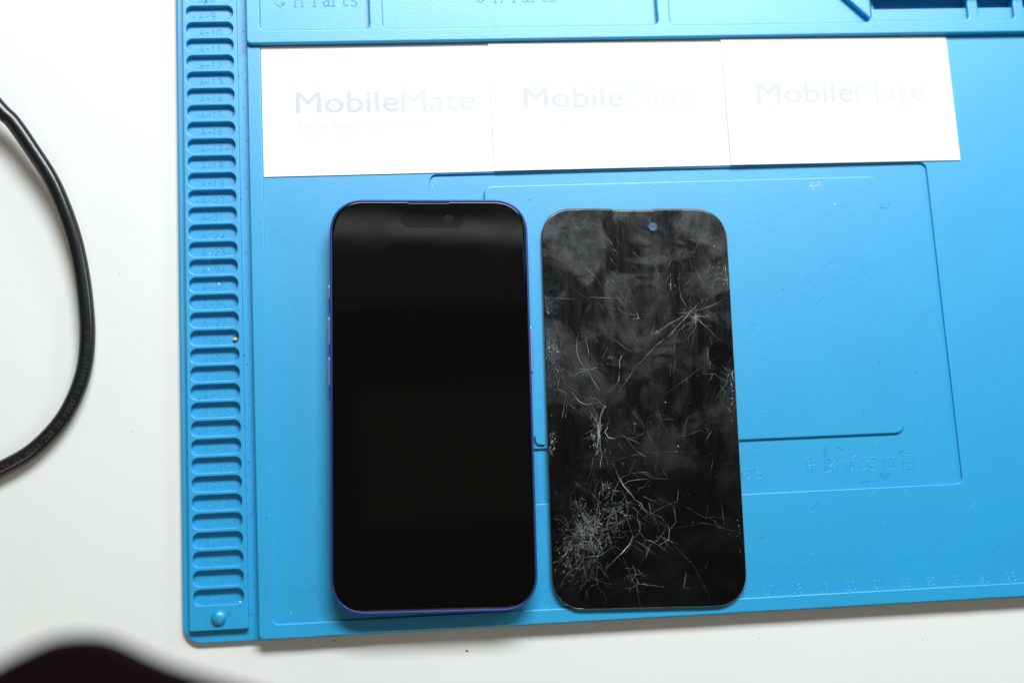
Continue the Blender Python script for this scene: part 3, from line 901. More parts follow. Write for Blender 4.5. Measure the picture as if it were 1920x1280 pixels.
m14:-19.1,-44.8 -17.9,-44.1 -17.2,-44.4
m14:-23.6,-43.9 -24.9,-44.1 -25.5,-44.7
m14:-20.0,-49.8 -20.1,-49.2
m14:-19.6,-49.0 -19.5,-49.6
b14:-19.6,-47.4 -20.2,-46.7
b16:-22.6,-45.1 -22.5,-44.2 -22.0,-43.8
b16:-20.1,-47.1 -20.6,-47.3 -20.9,-47.2
m14:-16.6,-48.2 -15.9,-49.1
b16:-21.4,-44.0 -21.6,-45.1
b16:-19.2,-45.5 -18.4,-46.4 -17.7,-46.3
b14:-19.1,-48.6 -19.0,-47.9 -19.3,-47.7
b14:-20.9,-43.6 -21.9,-42.8 -21.9,-42.1
b14:-23.6,-47.9 -23.5,-46.8
b14:-22.0,-50.7 -22.4,-50.8
b16:-19.4,-44.0 -19.1,-43.0
m14:-18.3,-47.5 -19.1,-48.5
m14:-20.6,-49.4 -21.2,-49.3 -21.4,-49.4
b16:-20.1,-50.1 -20.2,-49.7 -20.0,-49.5
m14:-18.3,-49.3 -17.7,-49.9
b14:-17.8,-49.2 -17.6,-49.8 -17.3,-50.1
b14:-17.7,-45.6 -18.4,-45.2
m14:-21.6,-49.6 -22.8,-49.6
m14:-22.6,-45.1 -22.0,-45.1
b14:-20.7,-40.8 -21.1,-40.6
m14:-23.3,-50.7 -22.2,-50.1
m14:-18.2,-46.5 -17.7,-47.1
b14:-18.8,-45.0 -18.4,-45.3
b16:-19.8,-46.7 -19.6,-47.1 -19.7,-47.4
m14:-18.7,-48.1 -18.9,-47.8
b16:-24.3,-47.2 -24.2,-46.7
b14:-17.5,-44.5 -16.4,-44.4
b14:-22.8,-47.1 -23.1,-48.2
b16:-23.3,-47.2 -24.4,-48.0
b14:-21.4,-46.1 -22.1,-46.4
m14:-20.3,-46.8 -20.6,-46.9
m14:-23.4,-49.7 -24.1,-50.6
m14:-22.3,-47.0 -22.8,-48.6
m14:-20.7,-50.2 -21.2,-51.4 -22.0,-52.0
b14:-20.3,-48.4 -20.9,-49.9
m14:-19.0,-50.8 -19.7,-52.3 -19.3,-52.5
b14:-17.4,-50.1 -17.7,-50.5
b14:-21.0,-49.7 -21.3,-50.5
m14:-19.2,-48.9 -19.2,-49.7
b14:-20.5,-52.2 -21.0,-52.6 -21.5,-52.6
b14:-17.7,-50.9 -18.0,-51.5
b14:-15.9,-47.5 -16.1,-48.0
b14:-15.0,-50.2 -15.2,-51.0 -14.8,-51.3
m14:-24.9,-52.8 -25.7,-53.6
b14:-21.0,-50.2 -21.4,-50.5 -21.7,-50.8
m14:-21.5,-50.0 -21.8,-50.6
m14:-20.8,-52.4 -20.9,-53.2
m14:-20.0,-50.4 -20.2,-52.0 -19.6,-52.6
m14:-17.2,-47.5 -17.7,-48.9
b14:-17.5,-52.8 -18.0,-53.9
m14:-18.4,-51.4 -18.4,-52.0
m14:-17.3,-49.9 -17.7,-50.6
m14:-15.1,-50.5 -15.7,-51.4 -15.5,-52.1
b14:-19.5,-55.6 -20.1,-56.7
m14:-17.8,-50.2 -18.6,-51.5
b14:-16.3,-51.7 -16.6,-52.1 -16.9,-52.2
m14:-13.2,-50.4 -13.9,-51.3
m14:-19.0,-49.7 -19.3,-50.2
m14:-23.0,-53.5 -23.5,-54.5 -23.2,-54.7
b14:-20.8,-51.1 -21.5,-52.3
m14:-20.7,-48.2 -21.0,-48.7
m14:-21.6,-49.7 -21.9,-50.2
b14:-19.9,-50.5 -20.4,-51.9
m14:-21.5,-50.4 -21.8,-51.3
b14:-19.2,-48.0 -19.3,-48.5
b14:-20.4,-48.6 -21.3,-49.6
b14:-20.6,-45.3 -20.7,-45.9
b14:-22.5,-48.1 -22.8,-48.8
b14:-14.3,-40.7 -13.6,-40.6
f12:-12.4,-46.1 -12.4,-45.7
b14:-12.3,-39.8 -13.4,-40.5 -14.2,-41.2
m14:-14.7,-45.0 -14.5,-44.1 -14.9,-43.7
m14:-9.6,-42.9 -9.1,-42.9
m14:-9.1,-43.8 -9.0,-43.4
b14:-10.1,-45.4 -10.4,-45.8
f12:-13.2,-43.1 -12.4,-43.3
b14:-13.9,-46.9 -14.5,-46.7 -14.6,-46.3
f12:-10.0,-43.5 -9.8,-42.8 -9.4,-42.5
f12:-11.7,-43.0 -12.3,-43.2 -12.4,-43.0
f12:-9.7,-42.8 -10.3,-42.2
f12:-10.9,-42.2 -11.7,-41.6
f12:-10.6,-42.9 -11.2,-43.1 -11.5,-43.4
m14:-7.8,-42.2 -8.8,-42.4
m14:-11.5,-45.1 -11.4,-45.7
m14:-13.8,-44.6 -13.1,-44.6
m14:-11.0,-43.7 -11.9,-43.1
m14:-9.3,-43.5 -8.7,-43.3
f12:-16.0,-42.1 -17.1,-41.8 -17.3,-41.2
m14:-12.8,-45.0 -13.3,-44.5 -13.3,-44.1
b14:-10.9,-44.0 -11.5,-43.9
b14:-12.6,-46.6 -12.9,-46.2
f12:-13.1,-42.2 -13.4,-42.4
m14:-10.2,-45.0 -10.4,-45.4
m14:-8.6,-42.8 -8.0,-42.7
f12:-16.0,-46.9 -15.4,-47.1
f12:-11.1,-44.6 -11.7,-45.6 -11.5,-45.7
f12:-10.7,-43.6 -11.4,-43.6 -11.7,-44.0
m14:-12.1,-44.8 -12.2,-45.2
f12:-8.6,-41.6 -9.2,-42.3 -9.2,-42.8
f12:-14.3,-41.3 -14.7,-41.3
m14:-15.2,-45.3 -14.8,-46.0
m14:-12.1,-41.4 -12.9,-42.1
m14:-12.0,-44.5 -12.1,-44.0 -12.3,-43.8
m14:-8.7,-45.1 -9.0,-44.1 -8.6,-43.6
f12:-12.0,-45.0 -11.6,-44.8
f12:-12.6,-44.3 -12.7,-44.7
f12:-19.0,-45.9 -19.5,-45.8
f12:-16.7,-43.1 -16.1,-42.6
m12:-19.2,-47.0 -19.5,-47.3
m12:-19.5,-45.9 -18.9,-46.4
m12:-18.2,-41.3 -18.8,-41.0
f12:-15.7,-44.2 -14.8,-44.2 -14.5,-43.8
m12:-14.6,-48.8 -13.5,-49.2 -13.3,-48.8
b14:-14.1,-42.6 -14.7,-43.1
f12:-18.2,-45.2 -17.1,-45.5
b14:-17.0,-48.3 -17.9,-47.9
m12:-14.3,-44.1 -14.5,-45.3 -15.2,-45.6
m12:-17.4,-44.6 -17.6,-44.3
b14:-14.8,-45.3 -15.8,-45.3
f12:-17.6,-46.9 -17.2,-47.9
f12:-18.5,-46.2 -19.2,-45.3
b14:-13.2,-49.6 -13.6,-49.8 -13.7,-50.1
m12:-19.7,-47.2 -19.1,-47.3
m12:-15.6,-48.8 -14.7,-48.3 -14.1,-47.7
b14:-10.8,-44.5 -10.8,-45.1
m12:-17.9,-44.6 -18.1,-43.3
m12:-16.9,-45.1 -16.3,-45.3
b14:-10.1,-48.2 -10.2,-46.9
f12:-16.7,-46.8 -16.8,-47.9
m12:-15.1,-44.7 -15.3,-45.0
b14:-14.2,-42.7 -13.0,-42.3
b14:-17.3,-43.1 -17.3,-42.4
f12:-9.9,-48.1 -9.5,-48.6
m12:-18.3,-44.9 -19.0,-44.3 -18.9,-43.7
b14:-13.0,-46.0 -12.6,-45.9 -12.4,-45.7
m12:-18.1,-52.0 -18.8,-52.8
m12:-28.3,-50.9 -29.1,-52.0 -28.9,-52.8
b14:-31.3,-50.9 -32.3,-51.6
m14:-24.3,-54.6 -24.5,-56.3
m14:-24.7,-55.7 -25.2,-56.5
m14:-28.8,-41.4 -29.6,-42.1
b14:-25.0,-50.2 -26.0,-50.8 -26.6,-50.6
m12:-23.0,-56.8 -23.4,-57.3
m12:-24.9,-53.4 -25.2,-53.9 -25.6,-54.3
b14:-27.2,-55.2 -28.0,-56.0
b14:-27.6,-62.6 -28.5,-63.3
m12:-27.2,-64.7 -27.7,-65.3
m12:-24.1,-58.8 -24.8,-59.4 -25.3,-59.3
b14:-28.9,-57.1 -29.9,-58.1
b14:-28.8,-54.4 -29.5,-55.3
m14:-30.4,-54.1 -30.7,-54.7
m14:-17.7,-53.5 -18.2,-54.7
b14:-27.0,-53.3 -27.3,-53.8
m14:-20.8,-55.5 -21.7,-56.6
b14:-24.1,-58.1 -25.6,-58.9 -26.5,-58.6
m14:-22.2,-56.2 -22.8,-56.7 -22.8,-56.7
m12:-30.0,-53.6 -30.7,-55.0
m12:-22.8,-45.4 -23.9,-46.4
b14:-29.7,-50.8 -30.4,-52.4
m14:-27.7,-50.7 -28.2,-52.3
m12:-30.9,-59.4 -31.5,-60.0
m12:-24.7,-50.8 -25.4,-51.7
m12:-22.9,-59.0 -23.3,-60.6
m12:-29.7,-48.9 -30.6,-50.2 -31.6,-51.0
b14:-25.5,-63.0 -26.6,-64.2
m14:-24.5,-57.0 -25.4,-57.8 -25.4,-58.6
m14:-29.8,-46.5 -30.7,-47.1
b14:-27.9,-55.6 -28.3,-56.4
b14:-25.7,-56.7 -26.2,-57.8
m12:-31.0,-59.4 -32.1,-60.6
m14:-27.4,-54.6 -28.0,-55.2
m12:-26.5,-56.8 -26.7,-57.5
b14:-27.7,-48.8 -28.2,-50.2
b14:-29.3,-52.9 -30.3,-54.4 -31.3,-54.5
b14:-29.1,-53.5 -30.4,-54.2
b14:-27.6,-54.5 -28.2,-55.3
m12:-27.1,-49.1 -28.3,-50.4 -29.5,-51.5
m12:-26.8,-51.1 -27.7,-52.5
m12:-29.9,-50.2 -30.1,-51.9 -31.0,-52.4
b14:-26.1,-53.5 -26.5,-54.7
m14:-26.9,-49.5 -27.2,-49.9
m14:-25.8,-50.3 -26.1,-50.9 -26.5,-50.9
b14:-33.5,-58.8 -33.8,-59.5 -33.6,-59.6
m14:-28.8,-52.0 -29.5,-53.4
m12:-31.5,-55.1 -32.1,-56.0
m12:-25.7,-46.4 -26.5,-46.7
f10:-27.0,-48.3 -28.8,-48.9
m12:-28.8,-46.9 -30.2,-48.5 -29.9,-48.5
f10:-32.5,-48.0 -33.2,-48.3
f10:-25.5,-47.5 -27.1,-49.3 -28.6,-49.2
f10:-30.8,-50.8 -31.4,-52.9
m12:-30.1,-45.3 -30.6,-45.9
m12:-17.5,-44.0 -18.5,-45.3 -18.3,-45.4
f10:-30.8,-45.8 -32.3,-47.1 -32.1,-47.0
m12:-34.8,-49.8 -35.7,-50.5
m12:-34.4,-47.2 -35.0,-47.6
m12:-26.4,-50.5 -27.9,-51.9 -27.7,-53.1
f10:-27.0,-48.7 -28.4,-49.6 -29.4,-49.2
f10:-28.6,-47.7 -30.4,-48.8
m12:-25.3,-51.5 -26.8,-53.3
f10:-28.3,-44.1 -29.3,-45.0
m12:-32.9,-46.5 -33.6,-47.4
f10:-29.4,-51.6 -30.3,-52.2 -31.0,-52.8
f10:-24.4,-45.1 -24.9,-45.6
f10:-29.7,-46.9 -31.8,-46.8
f10:-23.9,-44.1 -25.3,-45.8 -25.0,-47.0
m14:-29.3,-56.2 -30.1,-56.6
m14:-33.2,-54.5 -32.4,-55.1
m14:-29.8,-54.1 -29.7,-53.7 -29.9,-53.6
b14:-29.3,-53.1 -29.8,-54.0 -29.6,-54.5
b14:-31.9,-53.7 -31.9,-52.7
m14:-31.3,-52.3 -31.1,-51.4
b14:-29.2,-55.2 -29.7,-54.8
m14:-30.1,-55.6 -31.3,-55.5
b14:-34.8,-56.1 -33.7,-56.4
b14:-31.6,-57.5 -30.3,-57.1
m14:-32.8,-56.0 -32.6,-56.5 -32.7,-56.6
b14:-31.0,-54.9 -30.6,-54.9
m14:-30.0,-55.0 -30.4,-54.8
b14:-32.0,-52.0 -32.8,-52.5 -33.3,-52.3
m12:-20.9,-56.7 -21.3,-57.0 -21.2,-57.3
m12:-18.4,-59.6 -18.6,-60.6 -19.1,-61.1
m12:-21.5,-58.4 -21.9,-58.7 -21.9,-58.6
m12:-25.4,-58.6 -25.9,-59.1 -25.8,-59.5
m12:-20.8,-55.9 -20.8,-56.8
f12:-24.3,-61.0 -24.4,-61.7 -24.1,-61.9
m12:-22.6,-60.0 -22.8,-60.5 -22.7,-60.8
m12:-20.9,-56.4 -21.0,-57.1
m12:-23.4,-58.7 -23.5,-59.3
m12:-27.7,-57.2 -27.8,-57.6 -27.6,-57.8
m12:-21.9,-57.3 -21.8,-58.1 -21.4,-58.5
f12:-24.5,-60.1 -24.6,-60.4
m12:-21.7,-56.1 -22.1,-57.1
b14:-23.4,-58.3 -23.9,-58.9
b14:-18.2,-58.1 -18.4,-58.8
b14:-19.3,-56.2 -19.8,-57.1
f12:-31.4,-63.1 -31.9,-64.3
m12:-28.1,-60.2 -28.3,-60.6 -28.2,-60.7
f12:-28.6,-66.2 -28.6,-67.6
m12:-31.2,-60.3 -31.8,-61.1
m12:-29.8,-63.7 -31.2,-64.3
f12:-27.6,-63.5 -27.9,-64.0
f12:-31.1,-61.3 -31.3,-61.9
f12:-30.4,-63.4 -31.1,-64.1 -31.0,-64.7
f12:-28.2,-63.5 -28.5,-63.9
f12:-27.2,-65.6 -27.5,-66.1
m12:-31.6,-64.2 -32.0,-65.0 -31.7,-65.1
f12:-31.0,-59.7 -31.5,-60.6
f12:-30.9,-65.0 -31.6,-66.1
f08:-21.7,-33.6 -23.3,-34.3
f08:-19.7,-36.6 -22.1,-37.3 -22.6,-36.5
f08:-18.5,-26.9 -20.4,-29.2 -22.2,-29.1
f08:-24.4,-36.4 -25.3,-38.0
f08:-22.7,-40.2 -23.8,-41.3 -23.7,-42.2
f08:-25.0,-41.2 -26.6,-42.5
f08:-21.3,-40.1 -21.9,-40.8 -21.8,-40.9
f08:-28.9,-34.4 -30.3,-36.4 -31.9,-37.8
f08:-21.5,-32.2 -23.1,-33.3
f08:-13.1,-38.9 -14.4,-39.1
f08:-19.6,-38.6 -21.8,-40.5 -21.7,-40.2
f08:-22.2,-37.2 -24.2,-39.4
f08:-22.5,-35.6 -23.8,-37.0 -23.6,-38.1
f08:-22.0,-34.4 -23.7,-35.8
f08:-20.4,-31.3 -21.0,-33.0 -20.5,-33.4
f08:-24.2,-29.1 -25.7,-30.5
f08:-24.6,-41.6 -25.9,-43.0 -27.1,-44.1
f08:-19.1,-38.8 -21.3,-39.9
f08:-19.8,-42.2 -20.7,-43.5 -21.7,-44.4
f08:-29.7,-33.7 -30.7,-35.2
f08:-26.6,-31.7 -27.7,-33.4
m12:-13.7,-40.0 -13.2,-40.9 -13.5,-41.4
m12:-8.4,-34.6 -8.4,-35.2
m12:-11.2,-45.7 -11.2,-46.4 -11.5,-46.6
f12:-13.0,-40.7 -13.0,-41.5
m12:-12.6,-38.8 -12.3,-39.6
f12:-11.8,-43.5 -11.3,-45.0
m12:-13.7,-45.9 -14.2,-47.3
f12:-11.3,-41.5 -10.9,-43.2 -10.0,-44.1
m12:-11.6,-38.9 -11.7,-39.6
m12:-9.9,-38.1 -9.5,-38.7
m12:-11.8,-38.1 -11.6,-39.5
f12:-13.1,-38.7 -14.0,-40.4
f12:-10.7,-35.8 -10.4,-36.4 -10.6,-36.4
m12:-16.5,-40.4 -16.6,-42.2
m12:-11.2,-39.8 -10.9,-41.1 -11.4,-41.7
f12:-9.0,-38.4 -8.7,-39.8 -9.2,-40.1
m12:32.5,-52.6 32.9,-53.0
m12:31.8,-52.2 31.9,-52.5
m12:33.4,-54.6 33.1,-53.9 33.4,-53.6
m12:32.7,-49.9 33.2,-50.0
m12:33.7,-53.2 33.4,-53.4
m12:34.3,-51.6 34.2,-50.9 33.9,-50.6
f12:-6.0,-67.0 -6.0,-67.6
m12:-5.7,-61.7 -6.4,-61.9
m12:-4.8,-67.1 -4.6,-67.7
f12:-3.1,-65.6 -3.5,-64.5
f12:-8.7,-62.0 -9.3,-63.0
b14:-3.4,-60.8 -3.7,-60.1 -4.1,-60.0
m12:-6.9,-59.7 -6.4,-59.8
m12:-4.1,-64.1 -5.0,-64.3
f08:-16.5,65.2 -15.3,62.8
f08:-31.8,59.1 -29.6,57.8 -28.1,58.4
f08:-10.5,53.6 -7.9,49.5
f08:-22.7,62.9 -21.5,62.0
f08:-18.3,59.9 -16.5,57.9
f08:-17.3,61.2 -15.6,56.6
f08:-18.4,56.0 -16.7,53.8
f08:-20.1,69.4 -18.8,68.2
f08:-32.8,68.8 -30.3,65.4
f08:-31.1,66.9 -30.3,65.6
f08:-17.0,74.3 -14.6,71.9
f08:-25.3,59.2 -24.6,57.9
f08:-30.7,60.0 -28.6,56.1
f08:-24.1,66.1 -22.5,62.1
f08:-24.5,67.4 -23.6,63.6
f08:-21.1,49.5 -18.3,45.8
f08:-13.5,62.6 -11.1,58.1 -8.2,55.2
f08:-17.6,64.8 -14.4,62.8 -12.2,63.7
f08:-13.4,71.7 -11.1,67.6
f08:-10.2,57.2 -8.1,55.8
f08:-32.2,82.5 -29.2,80.3
f08:-18.8,71.1 -17.3,69.7
f08:-26.6,64.0 -24.8,61.1
f08:-30.6,59.1 -29.7,57.2
f08:-28.2,69.3 -28.0,66.5 -29.2,65.3
f08:-25.9,62.4 -23.5,59.6
f08:-13.7,67.2 -12.2,66.1
f08:-20.6,66.1 -19.0,64.0
f08:-32.7,54.1 -30.0,52.0 -29.9,49.9
f08:-22.8,68.3 -21.3,64.2 -22.6,63.4
f08:-19.9,57.8 -17.5,54.8
f08:-17.7,70.1 -14.7,68.3 -14.5,66.2
f08:-11.3,73.9 -10.0,69.6 -11.4,68.7
f08:-24.7,61.0 -21.5,57.5
f08:-26.5,60.6 -23.3,57.9 -23.4,58.4
f08:-25.1,57.9 -22.7,55.4
f08:-7.3,68.5 -7.6,65.3 -6.2,64.2
f08:-10.7,64.8 -9.4,62.8
f08:-4.2,67.2 -2.7,63.9 -0.6,63.4
f08:-6.0,66.9 -5.6,65.0
f08:0.0,68.1 0.7,66.6 1.7,65.6
f08:3.6,66.3 4.1,65.1 3.8,64.5
f08:-7.9,76.2 -6.1,74.2
f08:4.2,62.7 6.1,60.7
f08:4.4,67.0 6.1,64.1
f08:3.0,64.7 3.4,62.9
f08:-7.4,61.1 -5.3,59.4 -5.3,57.7
f08:1.8,68.2 2.9,66.1
f08:-2.4,71.5 -2.2,67.5
f08:-10.2,72.1 -9.1,69.9 -9.6,69.6
f08:0.6,62.6 0.6,61.0
f08:0.1,70.9 0.1,69.5 -0.5,69.0
f08:-7.4,65.6 -6.7,62.2
f08:2.9,69.9 4.0,68.6
f08:-5.8,71.0 -5.3,69.3
f08:7.7,71.6 8.8,70.1 8.5,68.9
f08:10.1,57.7 10.1,56.8
f08:2.7,65.3 2.0,64.6
f08:-2.8,52.9 -3.6,50.9
f08:8.2,44.5 8.1,42.4 7.0,41.6
f08:-3.8,51.3 -4.5,49.8
f08:19.2,67.2 18.4,65.7
f08:16.9,63.7 15.9,61.7
f08:-1.5,62.3 -2.8,60.8
f08:11.8,63.8 11.2,62.6
f08:4.3,60.0 3.8,59.0
f08:15.2,61.5 14.8,60.8 15.0,60.3
f08:10.8,69.3 10.1,66.8
f08:9.9,63.2 9.5,62.4
f08:7.9,66.9 7.1,65.0
f08:22.1,52.7 20.7,50.6 19.3,50.5
f08:15.9,51.0 14.9,49.4
f08:10.4,63.1 9.9,62.0
f08:19.5,55.8 19.1,54.6
f08:18.9,65.4 18.3,64.6
f08:6.9,66.8 6.3,64.7
f08:1.4,62.8 0.6,61.2
f08:14.4,53.2 13.7,51.8
f08:-19.0,37.8 -16.7,37.7 -16.0,36.6
f08:-16.2,29.7 -13.0,29.9
f08:-19.4,29.7 -17.0,28.9
f08:-25.9,33.1 -23.6,31.2
f08:-23.7,33.3 -22.4,32.6
f08:-34.3,23.6 -32.9,22.8
f08:-26.9,40.6 -24.5,40.6
f08:-29.0,30.9 -26.8,30.6
f08:-16.8,33.3 -14.9,33.3
f08:-23.1,33.7 -22.0,33.7 -21.6,33.1
f08:-30.2,42.5 -29.3,42.4 -29.0,41.9
f08:-17.9,26.5 -16.4,26.8
f08:-28.2,32.5 -26.6,31.5
f08:-32.1,37.5 -29.3,38.0
m16:19.3,33.4 16.5,38.7 15.3,46.8
m16:19.3,33.4 26.8,35.6 33.0,38.6
m16:19.3,33.4 12.7,26.2 5.7,20.7 -2.1,12.8 -8.4,4.0
m16:19.3,33.4 24.4,28.6 30.5,22.5
f12:-19.8,12.0 -16.1,5.1 -14.9,-2.7
f12:-34.8,19.0 -27.8,7.2 -18.3,0.2 -14.8,-1.8
f12:-18.1,-22.0 -20.4,-31.5 -17.8,-39.2
f12:6.9,-48.7 16.0,-58.7 21.2,-70.0
f12:7.0,-45.7 20.7,-43.7 34.5,-47.7
f12:-8.4,4.0 -1.0,-6.8 5.5,-18.5 4.5,-24.3
f12:-15.6,-22.0 -1.5,-18.4 16.1,-17.7
f12:-5.3,-62.0 -3.8,-73.0
f12:-21.1,-50.4 -30.0,-61.4 -33.9,-66.9
f12:36.0,20.5 19.5,10.7 7.3,1.9
f12:-35.0,50.9 -18.9,38.8 -3.3,32.7 19.3,33.4
f12:-21.7,72.3 -8.2,57.0 9.1,42.7 19.3,33.4
m12:-15.8,-27.8 -17.7,-37.3 -20.0,-46.7
m12:-7.7,-28.9 -2.3,-37.5 3.6,-43.3
m12:-8.0,-58.2 -5.4,-65.7"""  # two bright strokes at the bottom edge trace glints, drawn as cracks
zones = [('crack_fan', 37), ('crack_star', 22), ('crack_web', -12), ('crack_web', -34), ('crack_shatter', -200)]
bms = {}
rc = random.Random(3)
def roughen(P, amp):
    out = [P[0]]
    for a, b in zip(P, P[1:]):
        d = math.hypot(b[0] - a[0], b[1] - a[1]); n = max(1, int(d / 1.8))
        for k in range(1, n + 1):
            t = k / n; j = amp if k < n else 0
            out.append((a[0] + (b[0] - a[0]) * t + rc.gauss(0, j), a[1] + (b[1] - a[1]) * t + rc.gauss(0, j)))
    return out
for line in TRACE.strip().split('\n'):
    cls, pts = line.split(':')
    P = [tuple(float(c) for c in q.split(',')) for q in pts.split()]
    cy = sum(q[1] for q in P) / len(P); cx = P[0][0]
    kind = cls[0]; wd = float(cls[1:]) / 100 * .88
    zi = next(i for i, (nm, lo) in enumerate(zones) if cy >= lo)
    key = (zi, kind)
    if key not in bms: bms[key] = bmesh.new()
    P = [(max(min(x, 34.4), -34.4), max(min(y, 72.4), -72.7)) for x, y in P]
    P = roughen(P, 0.02 if kind == 'f' else 0.06)
    # slivers taper towards their ends
    b_ = bms[key]; n = len(P); L = []
    for i, q in enumerate(P):
        a, c = Vector(P[max(i - 1, 0)]), Vector(P[min(i + 1, n - 1)])
        d = (c - a); d = d.normalized() if d.length > 1e-6 else Vector((1, 0))
        t = i / max(n - 1, 1)
        ww = wd * (0.35 + 0.65 * math.sin(math.pi * min(max(t, .08), .92))) * rc.choice((.35, .6, .8, 1.0, 1.5)) * (.85 if kind != 'b' else .62)
        m = Vector((-d.y, d.x)) * ww / 2
        z = 1.474
        L.append([b_.verts.new((q[0] + m.x, q[1] + m.y, z)), b_.verts.new((q[0], q[1], z + .03)), b_.verts.new((q[0] - m.x, q[1] - m.y, z))])
    for u, v in zip(L, L[1:]):
        b_.faces.new((u[0], u[1], v[1], v[0])); b_.faces.new((u[1], u[2], v[2], v[1]))
# fine branching cracks running out of the impact points
def branch(x, y, a, left, kind, depth):
    P = [(x, y)]
    while left > 0 and -34.2 < x < 34.2 and -72 < y < 72:
        st = rc.uniform(.8, 2.2); a += rc.gauss(0, .16) if rc.random() < .8 else rc.choice((-.6, .6))
        x += st * math.cos(a); y += st * math.sin(a); left -= st; P.append((x, y))
        if depth and rc.random() < .16: branch(x, y, a + rc.choice((-1, 1)) * rc.uniform(.4, 1.0), left * rc.uniform(.3, .7), rc.choice('fm') if kind != 'f' else 'f', depth - 1)
    P = [(min(max(u, -34.3), 34.3), min(max(v, -72), 72)) for u, v in P]
    zi = next(i for i, (nm, lo) in enumerate(zones) if P[0][1] >= lo)
    if (zi, kind) not in bms: bms[(zi, kind)] = bmesh.new()
    b_ = bms[(zi, kind)]; L = []; n = len(P)
    for i, q in enumerate(P):
        d = Vector(P[min(i + 1, n - 1)]) - Vector(P[max(i - 1, 0)])
        d = d.normalized() if d.length > 1e-6 else Vector((1, 0))
        ww = (.10 if kind == 'm' else .085) * (1.1 - .75 * i / n) * rc.uniform(.5, 1.3)
        m = Vector((-d.y, d.x)) * ww / 2
        L.append([b_.verts.new((q[0] + m.x, q[1] + m.y, 1.4745)), b_.verts.new((q[0], q[1], 1.495)), b_.verts.new((q[0] - m.x, q[1] - m.y, 1.4745))])
    for u, v in zip(L, L[1:]):
        b_.faces.new((u[0], u[1], v[1], v[0])); b_.faces.new((u[1], u[2], v[2], v[1]))
for cx, cy, n, lo, hi, lmin, lmax, sp in ((21.5, 31.5, 17, 0, 6.28, 3, 15, .5), (-33, 20, 6, -1.2, 1.0, 5, 18, 2.5), (-33.5, 34, 4, -.6, .4, 5, 20, 1.5), (-21, -43, 15, 0, 6.28, 6, 24, 4), (-27, -52, 10, 3.4, 5.0, 5, 14, 5), (-12, -39, 8, -1.4, 1.2, 6, 22, 3.5), (-17, -10, 6, 1.1, 5.2, 5, 18, 3), (-13, 16.5, 4, 0, 6.28, 4, 14, 2.5), (33.5, 46, 4, 2.4, 4.0, 4, 12, 2), (33.5, 8, 4, 2.4, 4.0, 4, 14, 3), (-30, 68, 7, -1.3, .1, 8, 26, 3), (5, -13, 5, 0, 6.28, 4, 16, 5), (12, -36, 5, 0, 6.28, 4, 18, 5), (-5, -60, 4, 0, 6.28, 3, 10, 2.5)):
    for k in range(n):
        branch(cx + rc.gauss(0, sp), cy + rc.gauss(0, sp), rc.uniform(lo, hi), rc.uniform(lmin, lmax), rc.choice('ffm'), 2)
# straight hairline scratches, mostly over the upper part
for k in range(120):
    x, y = rc.uniform(-33, 33), rc.uniform(20, 71) if rc.random() < .8 else rc.uniform(-60, 20)
    a = rc.gauss(-.85, .22) if x < 5 else rc.gauss(-1.5, .5)
    l = rc.uniform(1.5, 13) * rc.random(); x1, y1 = x + l * math.cos(a), y + l * math.sin(a)
    if abs(x1) > 34 or l < .8: continue
    zi = next(i for i, (nm, lo) in enumerate(zones) if y >= lo)
    b_ = bms[(zi, rc.choice('fffm'))]; ww = rc.uniform(.03, .075)
    b_.faces.new([b_.verts.new(c) for c in ((x, y, 1.4755), (x + math.sin(a) * ww + (x1 - x) * .5, y - math.cos(a) * ww + (y1 - y) * .5, 1.4755), (x1, y1, 1.4755), (x - math.sin(a) * ww + (x1 - x) * .5, y + math.cos(a) * ww + (y1 - y) * .5, 1.4755))])
def dust(b_, x, y, r, z):
    v = [b_.verts.new((x + r * rc.uniform(.6, 1.2) * math.cos(k * 1.2566), y + r * rc.uniform(.6, 1.2) * math.sin(k * 1.2566), z)) for k in range(5)]
    t = b_.verts.new((x, y, z + r * .8))
    for k in range(5): b_.faces.new((v[k], v[(k + 1) % 5], t))
for (zi, kind), b_ in bms.items():
    n = {'f': 60, 'm': 46, 'b': 7}[kind]
    lo = max(zones[zi][1], -72); hi = 72 if zi == 0 else zones[zi - 1][1]
    for k in range(n):
        if zi == 4 and rc.random() < .6: x, y = rc.gauss(-20, 8), rc.gauss(-38, 12)
        else: x, y = rc.uniform(-34, 34), rc.uniform(lo, hi)
        if abs(x) < 34 and abs(y) < 70: dust(b_, x, y, rc.uniform(.04, .12), 1.475)
    bmesh.ops.recalc_face_normals(b_, faces=b_.faces)
    nm = zones[zi][0] if kind != 'f' else 'fine_scratches'
    tag(finish(nm, b_, CR[kind], pg), kind='stuff')
